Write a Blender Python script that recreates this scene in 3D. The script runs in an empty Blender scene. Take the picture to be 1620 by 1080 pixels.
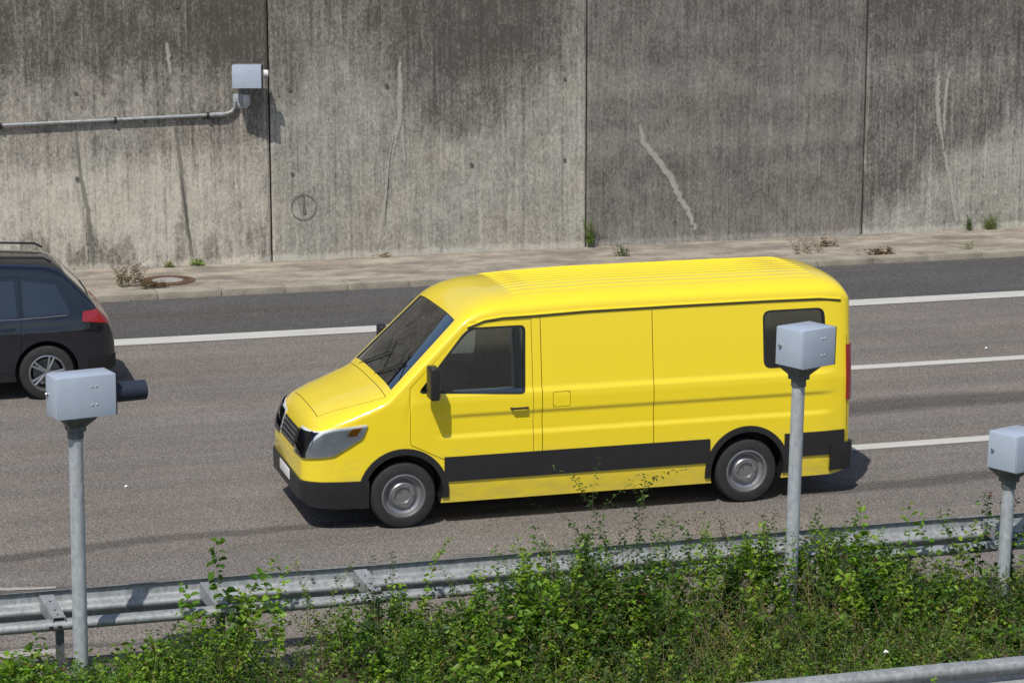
import bpy, bmesh, math, random
import numpy as np
from mathutils import Vector, Matrix
R = math.radians
random.seed(7); rng = np.random.default_rng(11)
scene = bpy.context.scene
col = scene.collection

# ------------------------------------------------------------------ camera, sky, sun, exposure
cam_d = bpy.data.cameras.new('camera'); cam = bpy.data.objects.new('camera', cam_d); col.objects.link(cam)
cam.location = (0, 0, 6.9); cam.rotation_euler = (R(90 - 11.4), 0, R(-15.9))
cam_d.sensor_width = 36; cam_d.lens = 3900 / 1620 * 36; cam_d.clip_start = .1; cam_d.clip_end = 3000
scene.camera = cam
SUN_EL, SUN_AZ = 56.0, 36.0            # light travels towards +x*sin(az), +y*cos(az)
world = bpy.data.worlds.new('World'); scene.world = world; world.use_nodes = True
wn = world.node_tree; bg = wn.nodes['Background']
sky = wn.nodes.new('ShaderNodeTexSky'); sky.sky_type = 'NISHITA'; sky.sun_disc = False
sky.sun_elevation = R(SUN_EL); sky.sun_rotation = R(180 + SUN_AZ)
sky.air_density = 1.0; sky.dust_density = 1.2; sky.ozone_density = 1.0
wn.links.new(sky.outputs[0], bg.inputs[0]); bg.inputs[1].default_value = .10
sun_d = bpy.data.lights.new('sun', 'SUN'); sun = bpy.data.objects.new('sun', sun_d); col.objects.link(sun)
sun_d.energy = 3.9; sun_d.angle = R(.55); sun_d.color = (1, .95, .86)
sdir = Vector((math.sin(R(SUN_AZ)) * math.cos(R(SUN_EL)), math.cos(R(SUN_AZ)) * math.cos(R(SUN_EL)), -math.sin(R(SUN_EL))))
sun.rotation_euler = sdir.to_track_quat('-Z', 'Y').to_euler(); sun.location = (-10, -10, 30)
vs = scene.view_settings; vs.view_transform = 'Standard'; vs.look = 'None'; vs.gamma = 1; vs.exposure = 0.0
scene.cycles.max_bounces = 8; scene.cycles.transparent_max_bounces = 16

# ------------------------------------------------------------------ helpers
def tag(o, label=None, cat=None, group=None, kind=None):
    if label: o['label'] = label
    if cat: o['category'] = cat
    if group: o['group'] = group
    if kind: o['kind'] = kind
    return o
def empty(name, loc, rot=(0, 0, 0)):
    o = bpy.data.objects.new(name, None); o.location = loc; o.rotation_euler = rot; o.empty_display_size = .2
    col.objects.link(o); return o
def link(name, me, mat=None, parent=None, smooth=None):
    if mat is not None and not len(me.materials): me.materials.append(mat)
    o = bpy.data.objects.new(name, me); col.objects.link(o)
    if parent: o.parent = parent
    if smooth is not None:
        me.polygons.foreach_set('use_smooth', [True] * len(me.polygons)); me.set_sharp_from_angle(angle=R(smooth))
    return o
class MB:
    def __init__(s): s.v = []; s.f = []
    def add(s, v, f):
        n = len(s.v); s.v += [tuple(p) for p in v]; s.f += [tuple(i + n for i in q) for q in f]; return s
    def box(s, c, d, rot=None):
        x, y, z = d[0] / 2, d[1] / 2, d[2] / 2
        v = [Vector((i * x, j * y, k * z)) for k in (-1, 1) for j in (-1, 1) for i in (-1, 1)]
        if rot is not None: v = [rot @ p for p in v]
        v = [p + Vector(c) for p in v]
        return s.add(v, [(0, 2, 3, 1), (4, 5, 7, 6), (0, 1, 5, 4), (2, 6, 7, 3), (0, 4, 6, 2), (1, 3, 7, 5)])
    def tube(s, pts, r, n=12, caps=True):
        pts = [Vector(p) for p in pts]; rr = r if isinstance(r, (list, tuple)) else [r] * len(pts)
        v = []; f = []; a = None
        for i, p in enumerate(pts):
            d = (pts[min(i + 1, len(pts) - 1)] - pts[max(i - 1, 0)]).normalized()
            if a is None: a = d.orthogonal().normalized()
            else: a = (a - d * a.dot(d)).normalized()
            b = d.cross(a)
            v += [p + (a * math.cos(t) + b * math.sin(t)) * rr[i] for t in [2 * math.pi * k / n for k in range(n)]]
        for i in range(len(pts) - 1):
            for k in range(n):
                f.append((i * n + k, i * n + (k + 1) % n, (i + 1) * n + (k + 1) % n, (i + 1) * n + k))
        if caps: f += [tuple(range(n - 1, -1, -1)), tuple(range((len(pts) - 1) * n, len(pts) * n))]
        return s.add(v, f)
    def lathe(s, prof, axis='y', n=48, c=(0, 0, 0)):
        v = []; f = []; m = len(prof)
        for k in range(n):
            t = 2 * math.pi * k / n
            for (r, h) in prof:
                if axis == 'y': v.append((c[0] + r * math.cos(t), c[1] + h, c[2] + r * math.sin(t)))
                elif axis == 'z': v.append((c[0] + r * math.cos(t), c[1] + r * math.sin(t), c[2] + h))
                else: v.append((c[0] + h, c[1] + r * math.cos(t), c[2] + r * math.sin(t)))
        for k in range(n):
            for j in range(m - 1):
                a = k * m + j; b = ((k + 1) % n) * m + j
                f.append((a, b, b + 1, a + 1))
        return s.add(v, f)
    def prism(s, poly, y0, y1):            # outline in x,z extruded along y
        n = len(poly); v = [(x, y0, z) for x, z in poly] + [(x, y1, z) for x, z in poly]
        f = [tuple(range(n)), tuple(range(2 * n - 1, n - 1, -1))] + [(i, i + n, (i + 1) % n + n, (i + 1) % n) for i in range(n)]
        return s.add(v, f)
    def mesh(s, name, bevel=0, seg=2, fix=True):
        me = bpy.data.meshes.new(name); me.from_pydata(s.v, [], s.f); me.validate()
        if bevel or fix:
            bm = bmesh.new(); bm.from_mesh(me)
            if fix:
                bmesh.ops.recalc_face_normals(bm, faces=bm.faces)
            if bevel:
                es = [e for e in bm.edges if len(e.link_faces) == 2 and e.calc_face_angle(0) > .5]
                bmesh.ops.bevel(bm, geom=es, offset=bevel, segments=seg, affect='EDGES', profile=.6, clamp_overlap=True)
            bm.to_mesh(me); bm.free()
        return me
    def build(s, name, mat, parent=None, bevel=0, smooth=35, seg=2):
        return link(name, s.mesh(name, bevel, seg), mat, parent, smooth)
def children(o): return [c for c in bpy.data.objects if c.parent == o]
def copy_tree(o, parent=None):
    c = o.copy(); col.objects.link(c)
    if parent: c.parent = parent; c.matrix_parent_inverse = o.matrix_parent_inverse.copy()
    for ch in children(o):
        if ch != c: copy_tree(ch, c)
    return c
def np_mesh(name, V, F, mats, face_mat=None, colors=None, attr='tint'):
    """V (n,3), F list of (m,k) index arrays"""
    me = bpy.data.meshes.new(name); me.vertices.add(len(V)); me.vertices.foreach_set('co', np.asarray(V, np.float32).ravel())
    tot = sum(f.shape[0] for f in F); loops = np.concatenate([f.ravel() for f in F]).astype(np.int32)
    cnt = np.concatenate([np.full(f.shape[0], f.shape[1]) for f in F]); st = np.concatenate([[0], np.cumsum(cnt)[:-1]])
    me.loops.add(len(loops)); me.loops.foreach_set('vertex_index', loops)
    me.polygons.add(tot); me.polygons.foreach_set('loop_start', st.astype(np.int32))
    if face_mat is not None: me.polygons.foreach_set('material_index', np.asarray(face_mat, np.int32))
    for m in mats: me.materials.append(m)
    if colors is not None:
        c = np.asarray(colors, np.float32)
        if c.ndim == 1:
            a = me.attributes.new(attr, 'FLOAT', 'POINT'); a.data.foreach_set('value', c)
        else:
            a = me.attributes.new(attr, 'FLOAT_COLOR', 'POINT')
            a.data.foreach_set('color', np.concatenate([c, np.ones((len(c), 1))], 1).astype(np.float32).ravel())
    me.update(calc_edges=True); return me

# ------------------------------------------------------------------ materials
class N:
    def __init__(s, name):
        s.m = bpy.data.materials.new(name); s.m.use_nodes = True; s.t = s.m.node_tree; s.b = s.t.nodes['Principled BSDF']; s.out = s.t.nodes['Material Output']
        s._c = None
    def nd(s, typ, **kw):
        n = s.t.nodes.new(typ)
        for k, v in kw.items(): setattr(n, k, v)
        return n
    def L(s, a, b): s.t.links.new(a, b)
    def coord(s, kind='Object'):
        if s._c is None: s._c = s.nd('ShaderNodeTexCoord')
        return s._c.outputs[kind]
    def map(s, scale=(1, 1, 1), loc=(0, 0, 0), rot=(0, 0, 0), src=None):
        n = s.nd('ShaderNodeMapping'); n.inputs['Scale'].default_value = scale; n.inputs['Location'].default_value = loc; n.inputs['Rotation'].default_value = rot
        s.L(src or s.coord(), n.inputs[0]); return n.outputs[0]
    def noise(s, vec, scale, detail=4, rough=.55, dist=0):
        n = s.nd('ShaderNodeTexNoise'); n.inputs['Scale'].default_value = scale; n.inputs['Detail'].default_value = detail
        n.inputs['Roughness'].default_value = rough; n.inputs['Distortion'].default_value = dist
        s.L(vec, n.inputs['Vector']); return n.outputs['Fac']
    def vor(s, vec, scale, out='Distance'):
        n = s.nd('ShaderNodeTexVoronoi'); n.inputs['Scale'].default_value = scale; s.L(vec, n.inputs['Vector']); return n.outputs[out]
    def ramp(s, src, stops):
        n = s.nd('ShaderNodeValToRGB'); e = n.color_ramp.elements
        while len(e) < len(stops): e.new(.5)
        for i, (p, c) in enumerate(stops):
            e[i].position = p; e[i].color = (*c, 1) if isinstance(c, (tuple, list)) else (c, c, c, 1)
        s.L(src, n.inputs[0]); return n.outputs[0]
    def math(s, op, a, b=None, c=None):
        n = s.nd('ShaderNodeMath', operation=op)
        for i, x in enumerate((a, b, c)):
            if x is None: continue
            if isinstance(x, (int, float)): n.inputs[i].default_value = x
            else: s.L(x, n.inputs[i])
        return n.outputs[0]
    def mix(s, fac, a, b, mode='MIX'):
        n = s.nd('ShaderNodeMix', data_type='RGBA', blend_type=mode)
        for i, x in ((0, fac), (6, a), (7, b)):
            if isinstance(x, (int, float)): n.inputs[i].default_value = x if i == 0 else (x, x, x, 1)
            elif isinstance(x, (tuple, list)): n.inputs[i].default_value = (*x, 1)
            else: s.L(x, n.inputs[i])
        return n.outputs[2]
    def bump(s, h, strength=.3, dist=.01):
        n = s.nd('ShaderNodeBump'); n.inputs['Strength'].default_value = strength; n.inputs['Distance'].default_value = dist
        s.L(h, n.inputs['Height']); s.L(n.outputs[0], s.b.inputs['Normal']); return n
    def set(s, **kw):
        for k, v in kw.items():
            k = k.replace('_', ' ')
            i = s.b.inputs[k]
            if hasattr(v, 'is_output') or isinstance(v, bpy.types.NodeSocket): s.L(v, i)
            elif isinstance(v, tuple): i.default_value = (*v, 1)
            else: i.default_value = v
        return s
def plain(name, c, rough=.5, metal=0, coat=0, var=.12, vscale=9, spec=.5):
    n = N(name); f = n.noise(n.coord(), vscale, 5, .6)
    lo = tuple(x * (1 - var) for x in c); hi = tuple(min(1, x * (1 + var)) for x in c)
    n.set(Base_Color=n.ramp(f, [(.3, lo), (.7, hi)]), Roughness=rough, Metallic=metal, Coat_Weight=coat, Coat_Roughness=.06)
    n.b.inputs['Specular IOR Level'].default_value = spec
    return n.m
def wall_mat(name, dark, light):
    n = N(name); o = n.coord()
    at = n.nd('ShaderNodeAttribute', attribute_name='stain')
    st = n.noise(n.map((16, 1, .8)), 1, 6, .62)             # run-down streaks
    st2 = n.noise(n.map((60, 1, 3.0)), 1, 5, .7)
    sp = n.noise(n.map((1, 1, .6)), 42, 5, .75)             # rough speckle
    sp2 = n.noise(o, 150, 2, .6)
    cl = n.noise(n.map((1, 1, .8)), 3.2, 8, .68)
    def add(t, x, k): return n.math('ADD', t, n.math('MULTIPLY', n.math('SUBTRACT', x, .5), k))
    drip = n.ramp(n.noise(n.map((11, 1, .22), loc=(3, 0, 1)), 1, 3, .5), [(.58, 0), (.70, 1)])
    lite = n.ramp(n.noise(n.map((15, 1, .3), loc=(8, 0, 4)), 1, 3, .5), [(.60, 0), (.72, 1)])
    blot = n.noise(n.map((1, 1, .7)), 20, 4, .7)
    t = add(at.outputs['Fac'], st, .72); t = add(t, st2, .42); t = add(t, sp, 1.05); t = add(t, sp2, .65); t = add(t, cl, .75); t = add(t, blot, .9)
    t = n.math('ADD', t, n.math('SUBTRACT', n.math('MULTIPLY', lite, .16), n.math('MULTIPLY', drip, .20)))
    c = n.ramp(t, [(0, tuple(x * .62 for x in dark)), (.2, dark), (.55, tuple((a + b) / 2 for a, b in zip(dark, light))), (.85, light), (1, tuple(min(1, x * 1.18) for x in light))])
    hue = n.noise(n.map((1, 1, 1), loc=(5, 2, 9)), .9, 4)
    c = n.mix(.5, c, n.ramp(hue, [(.35, (.96, .99, 1.02)), (.65, (1.03, 1.0, .965))]), 'MULTIPLY')
    n.set(Base_Color=c, Roughness=.92); n.b.inputs['Specular IOR Level'].default_value = .2
    ribs = n.noise(n.map((70, 1, .5)), 1, 3, .5)
    h = n.math('ADD', n.math('MULTIPLY', ribs, .6), n.math('ADD', sp, n.math('MULTIPLY', sp2, .4)))
    n.bump(h, .55, .012); return n.m
def asphalt_mat(name, base, speck, track=1.0, warm=.5):
    n = N(name); o = n.coord()
    s1 = n.noise(o, 46, 4, .8); s2 = n.vor(o, 66, 'Color'); s3 = n.noise(o, 150, 2, .5)
    tr = n.noise(n.map((.05, 1.15, 1)), 1, 5, .6); tr2 = n.noise(n.map((.16, 3.4, 1), loc=(3, 7, 0)), 1, 6, .65)
    pat = n.noise(o, .55, 6, .6)
    g = n.math('ADD', n.math('MULTIPLY', n.math('SUBTRACT', s1, .5), speck), n.math('MULTIPLY', n.math('SUBTRACT', s3, .5), speck * .8))
    g = n.math('ADD', g, n.math('MULTIPLY', n.math('SUBTRACT', tr, .5), .55 * track))
    g = n.math('ADD', g, n.math('MULTIPLY', n.math('SUBTRACT', tr2, .5), .35 * track))
    g = n.math('ADD', n.math('ADD', g, n.math('MULTIPLY', n.math('SUBTRACT', pat, .5), .3)), .5)
    c = n.ramp(g, [(0, tuple(x * .45 for x in base)), (.5, base), (.8, tuple(x * 1.65 for x in base)), (1, tuple(x * 2.6 for x in base))])
    vg = n.nd('ShaderNodeSeparateColor'); n.L(s2, vg.inputs[0])
    c = n.mix(.75, c, n.ramp(vg.outputs[1], [(0, .50), (.5, .94), (1, 1.62)]), 'MULTIPLY')
    wh = n.ramp(vg.outputs[0], [(.93, 0), (.97, 1)])
    c = n.mix(n.math('MULTIPLY', wh, .45), c, (.34, .31, .27))
    c = n.mix(1, c, n.ramp(n.noise(n.map((.1, 1, 1), loc=(9, 1, 0)), .8, 4), [(.35, (.97, .98, 1.03)), (.65, (1.03, 1.0, .96))]), 'MULTIPLY')
    n.set(Base_Color=c, Roughness=.88); n.b.inputs['Specular IOR Level'].default_value = .3
    n.bump(n.math('ADD', s1, s3), .7, .006); return n.m
def galv_mat(name, c=(.36, .39, .42), metal=.55, rough=.5, sc=14):
    n = N(name); o = n.coord()
    f = n.noise(o, sc, 6, .7); v = n.vor(n.map((1, 1, .6)), 38, 'Color')
    vs_ = n.nd('ShaderNodeSeparateColor'); n.L(v, vs_.inputs[0])
    k = n.mix(.22, n.ramp(f, [(.28, tuple(x * .86 for x in c)), (.5, c), (.72, tuple(min(1, x * 1.12) for x in c))]), vs_.outputs[0], 'SOFT_LIGHT')
    drip = n.ramp(n.noise(n.map((14, 14, .7)), 1, 4, .6), [(.35, .80), (.6, 1.04)])
    n.set(Base_Color=n.mix(.7, k, drip, 'MULTIPLY'), Metallic=metal, Roughness=n.ramp(f, [(.2, rough - .1), (.8, rough + .15)]))
    n.bump(f, .08, .004); return n.m
def paint_line_mat(name, c=(.62, .61, .57), wear=.45):
    n = N(name); o = n.coord()
    sp = n.noise(o, 48, 4, .8); big = n.noise(n.map((.5, 3, 1)), 2.2, 5, .6)
    a = n.math('ADD', n.math('MULTIPLY', sp, .8), n.math('MULTIPLY', big, .5))
    mask = n.ramp(a, [(wear - .04, 0), (wear + .04, 1)])
    n.set(Base_Color=n.mix(.5, n.ramp(sp, [(.3, tuple(x * .72 for x in c)), (.65, c)]), n.ramp(big, [(.35, .72), (.6, 1)]), 'MULTIPLY'), Roughness=.75, Alpha=mask)
    n.bump(sp, .5, .004); return n.m
def ribbon_mat(name, c, lo=.45, hi=.62, amount=.8, stretch=(3, 3, 3), sc=9, edge=True):
    """faded streak: noise alpha, soft across its width (attribute 'tint' 0 at the edge, 1 in the middle)"""
    n = N(name); o = n.coord()
    at = n.nd('ShaderNodeAttribute', attribute_name='tint')
    a = n.noise(n.map(stretch), sc, 6, .75)
    k = n.ramp(n.math('ADD', a, n.math('MULTIPLY', n.math('SUBTRACT', at.outputs['Fac'], .5), .55)), [(lo, 0), (hi, amount)])
    k = n.math('MULTIPLY', k, n.ramp(at.outputs['Fac'], [(0, 0), (.35, 1)]))
    n.set(Base_Color=n.ramp(n.noise(o, 60, 3), [(.3, tuple(x * .75 for x in c)), (.7, tuple(x * 1.1 for x in c))]), Roughness=.95, Alpha=k)
    n.b.inputs['Specular IOR Level'].default_value = .15
    return n.m
def leaf_mat():
    n = N('leaf'); at = n.nd('ShaderNodeAttribute', attribute_name='tint')
    c = n.mix(.6, at.outputs['Color'], n.ramp(n.noise(n.coord(), 60, 3), [(.3, .75), (.7, 1.2)]), 'MULTIPLY')
    n.set(Base_Color=c, Roughness=.42); n.b.inputs['Specular IOR Level'].default_value = .4
    tl = n.nd('ShaderNodeBsdfTranslucent'); n.L(n.mix(1, c, (1.5, 1.5, .55), 'MULTIPLY'), tl.inputs[0])
    mx = n.nd('ShaderNodeMixShader'); mx.inputs[0].default_value = .42
    n.L(n.b.outputs[0], mx.inputs[1]); n.L(tl.outputs[0], mx.inputs[2]); n.L(mx.outputs[0], n.out.inputs[0])
    return n.m
def glass_mat(name, tint=(.55, .6, .62), gloss=.02, boost=1.0):
    n = N(name); tr = n.nd('ShaderNodeBsdfTransparent'); tr.inputs[0].default_value = (*tint, 1)
    gl = n.nd('ShaderNodeBsdfGlossy'); gl.inputs[1].default_value = gloss; gl.inputs[0].default_value = (.95, .97, 1, 1)
    fr = n.nd('ShaderNodeFresnel'); fr.inputs[0].default_value = 1.55
    mx = n.nd('ShaderNodeMixShader'); n.L(n.math('MINIMUM', n.math('MULTIPLY', fr.outputs[0], boost), 1.0), mx.inputs[0])
    n.L(tr.outputs[0], mx.inputs[1]); n.L(gl.outputs[0], mx.inputs[2]); n.L(mx.outputs[0], n.out.inputs[0]); return n.m

M = {}
M['asphalt'] = asphalt_mat('asphalt_main', (.158, .144, .131), 2.6, .75)
M['shoulder'] = asphalt_mat('asphalt_shoulder', (.080, .078, .078), .9, .7)
M['line'] = paint_line_mat('road_paint', wear=.40)
M['line_solid'] = paint_line_mat('road_paint_fresh', c=(.60, .595, .565), wear=.34)
M['scuff'] = paint_line_mat('paint_scuff', c=(.42, .40, .37), wear=.60)
M['tyre_mark'] = ribbon_mat('tyre_mark_rubber', (.075, .072, .074), .26, 1.3, .42, (.6, 4, 1), 5)
M['walk'] = None
M['galv'] = galv_mat('galvanised_steel', (.46, .49, .525), .25, .5)
M['galv_beam'] = galv_mat('galvanised_beam', (.31, .325, .335), .3, .5, 9)
M['galv_dark'] = galv_mat('weathered_steel', (.16, .17, .18), .5, .55)
M['box'] = plain('grey_box_paint', (.40, .46, .56), .38, 0, .25, .05, 6)
M['black'] = plain('black_plastic', (.018, .018, .02), .45)
M['tube'] = plain('navy_hood', (.022, .028, .05), .5)
M['white'] = plain('white_plastic', (.75, .76, .76), .35)
M['chrome'] = plain('chrome', (.55, .55, .55), .15, 1)
M['rubber'] = plain('tyre_rubber', (.022, .022, .024), .8, var=.3, vscale=20)
M['yellow'] = plain('yellow_paint', (.89, .69, .025), .30, 0, .9, .03, 2)
n = N('yellow_paint_dusty'); o = n.coord(); sz_ = n.nd('ShaderNodeSeparateXYZ'); n.L(o, sz_.inputs[0])
f = n.noise(n.map((1.2, 1, 3)), 3, 7, .7); d_ = n.ramp(n.math('ADD', n.math('MULTIPLY', sz_.outputs[2], -.55), n.math('MULTIPLY', f, .9)), [(.05, 0), (.42, .38)])
n.set(Base_Color=n.mix(d_, (.89, .69, .025), (.34, .27, .14)), Roughness=n.ramp(d_, [(0, .28), (.4, .62)]), Coat_Weight=.8, Coat_Roughness=.05); M['yellow'] = n.m
M['cabin'] = plain('cabin_lining', (.36, .355, .34), .8)
M['seat'] = plain('seat_fabric', (.035, .037, .042), .9)
M['steel_rim'] = plain('steel_rim', (.30, .30, .31), .4, .7)
M['alloy'] = plain('alloy_rim', (.42, .42, .44), .28, .9)
M['car'] = plain('dark_blue_paint', (.006, .008, .015), .2, 0, 1, .1)
M['car_trim'] = plain('car_trim', (.012, .012, .013), .5)
M['glass'] = glass_mat('van_glass', (.82, .88, .86), .03, 3.0)
M['dark_glass'] = glass_mat('privacy_glass', (.10, .13, .20), .03, 3.2)
M['lamp'] = plain('headlight_lens', (.62, .64, .66), .12, .35, 1)
M['lamp_bowl'] = plain('lamp_bowl', (.80, .81, .82), .3, .2); M['lens'] = glass_mat('clear_lens', (.97, .98, .98), .02, 1.0)
M['red'] = plain('tail_lamp', (.30, .012, .018), .15, 0, 1)
M['amber'] = plain('indicator_lens', (.6, .22, .02), .2, 0, 1)
M['rust'] = plain('rusty_cast_iron', (.13, .075, .05), .85, .2, 0, .4, 22)
M['plug'] = plain('concrete_plug', (.30, .29, .27), .95, 0, 0, .3, 25)
M['leaf'] = leaf_mat()
M['stem'] = plain('green_stem', (.10, .13, .04), .7, var=.3)
M['drystem'] = plain('dry_stem', (.34, .26, .16), .85, var=.35)
M['soil'] = plain('soil', (.055, .042, .030), 1, var=.5, vscale=14)
n = N('walk_concrete'); o = n.coord()
a = n.noise(o, 55, 5, .75); b = n.noise(n.map((.8, 1.8, 1)), 1.2, 8, .65); e = n.noise(o, 4, 6, .6)
g = n.math('ADD', n.math('MULTIPLY', a, .55), n.math('ADD', n.math('MULTIPLY', b, .8), n.math('MULTIPLY', e, .35)))
n.set(Base_Color=n.ramp(g, [(.5, (.10, .088, .074)), (.78, (.21, .185, .155)), (1, (.42, .37, .30))]), Roughness=.93)
n.bump(a, .5, .006); M['walk'] = n.m
n = N('kerb_stone'); o = n.coord(); a = n.noise(o, 40, 5, .7)
g = n.math('ADD', n.math('MULTIPLY', a, .6), n.math('MULTIPLY', n.noise(n.map((1, 1, 1)), 2.5, 6), .6))
n.set(Base_Color=n.ramp(g, [(.38, (.13, .115, .09)), (.6, (.30, .27, .22)), (.85, (.45, .41, .34))]), Roughness=.92); n.bump(a, .6, .008); M['kerb'] = n.m

# ------------------------------------------------------------------ ground, road, markings
def sheet(name, x0, x1, y0, y1, z, mat, kind='structure', nx=1):
    xs = np.linspace(x0, x1, nx + 1); V = []; F = []
    for x in xs: V += [(x, y0, z), (x, y1, z)]
    for i in range(nx): F.append((2 * i, 2 * i + 2, 2 * i + 3, 2 * i + 1))
    me = bpy.data.meshes.new(name); me.from_pydata(V, [], F)
    o = link(name, me, mat); tag(o, kind=kind); return o
sheet('ground', -900, 900, -900, 900, -.03, M['soil'])
sheet('road', -150, 160, 19.78, 37.9, 0, M['asphalt'])
sheet('road_near_side', -150, 160, 2, 16.2, 0, M['asphalt'])
sheet('road_shoulder', -150, 160, 34.50, 37.72, .004, M['shoulder'])
sheet('edge_line', -150, 160, 34.10, 34.56, .008, M['line_solid'])
k = 0
for name, y, w, x0s in (('lane_line', 29.93, .24, (12.0, -6.5, -24.5, 30.0, 48)), ('lane_line', 25.79, .24, (10.2, -8.0, -26, 28.2, 46))):
    for x0 in x0s: sheet(name, x0, x0 + (9 if x0 > 9 else 6.5), y - w / 2, y + w / 2, .004, M['line'])
def ribbon(name, pts, widths, mat, z=None, y=None, parent=None, seg=8):
    """soft edged strip lying on the road (z) or standing just proud of a wall (y)"""
    P = []; W = []
    for i in range(len(pts) - 1):
        for k in range(seg):
            t = k / seg; P.append([a + (b - a) * t for a, b in zip(pts[i], pts[i + 1])]); W.append(widths[i] + (widths[i + 1] - widths[i]) * t)
    P.append(pts[-1]); W.append(widths[-1]); P = np.array(P); W = np.array(W)
    P[1:-1] = (P[:-2] + P[1:-1] * 2 + P[2:]) / 4
    D = np.gradient(P, axis=0); D /= np.linalg.norm(D, axis=1)[:, None]; Nn = np.stack([-D[:, 1], D[:, 0]], 1)
    j = rng.normal(0, .07, (len(P), 2)) * W[:, None]
    rows = [P + Nn * (W * s)[:, None] + (j if abs(s) < .9 else j * .5) for s in (-.5, -.2, .2, .5)]
    tv = [0, 1, 1, 0]; V = []; T = []
    for r_, t in zip(rows, tv):
        for i, p in enumerate(r_):
            V.append((p[0], p[1], z) if z is not None else (p[0], y, p[1])); T.append(t * min(1, i / 2, (len(P) - 1 - i) / 2))
    m = len(P); F = np.array([(r_ * m + i, r_ * m + i + 1, (r_ + 1) * m + i + 1, (r_ + 1) * m + i) for r_ in range(3) for i in range(m - 1)])
    if y is not None: F = F[:, ::-1]
    me = np_mesh(name, V, [F], [mat], colors=np.array(T, float)); o = link(name, me, None, parent); return o
for pts, w in (([(-.6, 23.35), (1.2, 23.8), (3.0, 24.15), (4.6, 24.2), (9, 24.3)], [.5, .42, .36, .3, .2]),
               ([(.2, 22.65), (2.2, 22.45), (4.2, 22.35), (6.5, 22.6)], [.8, .75, .6, .4]),
               ([(.2, 21.15), (1.6, 21.0), (3.1, 20.8)], [.22, .2, .1]),
               ([(9.5, 24.0), (11.5, 24.1), (14, 24.4), (17, 24.5)], [.3, .5, .55, .4]),
               ([(10, 27.6), (13, 27.7), (19, 27.9)], [.9, 1.0, .9])):
    tag(ribbon('tyre_mark', pts, w, M['tyre_mark'], z=.0035), kind='structure')
for pts, w in (([(.3, 22.9), (1.3, 22.85), (2.0, 22.75)], [.12, .10, .06]), ([(3.3, 22.05), (4.2, 22.1), (5.2, 22.1)], [.06, .07, .05]),
               ([(1.15, 20.85), (1.5, 20.9), (1.85, 20.8)], [.18, .22, .15]), ([(1.2, 20.6), (1.6, 20.6)], [.14, .1]),
               ([(5.0, 22.1), (5.3, 22.1), (5.6, 22.05)], [.10, .14, .08]), ([(.2, 23.0), (.9, 22.95)], [.1, .08])):
    tag(ribbon('paint_scuff', pts, w, M['scuff'], z=.0065), kind='structure')
# thin crack in the far lane
tag(ribbon('road_crack', [(14.5, 33.7), (14.75, 33.45), (15.05, 33.1)], [.03, .035, .02], M['tyre_mark'], z=.0065), kind='structure')

# walkway along the wall with kerb stones
mb = MB(); mb.box((5, 39.2, .03), (310, 1.86, .14)); w = mb.build('pavement', M['walk']); tag(w, kind='structure')
mb = MB(); x = -40
while x < 80:
    mb.box((x + .5 - .0, 38.06 + random.uniform(-.008, .008) - .31, .028 + random.uniform(-.005, .005)), (.992, .40, .15)); x += 1.0
kb = mb.build('kerb', M['kerb'], bevel=.012); tag(kb, kind='structure')
mb = MB(); mb.box((5, 38.13, .022), (310, .34, .148)); w = mb.build('pavement_edge', M['walk']); tag(w, kind='structure')

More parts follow.
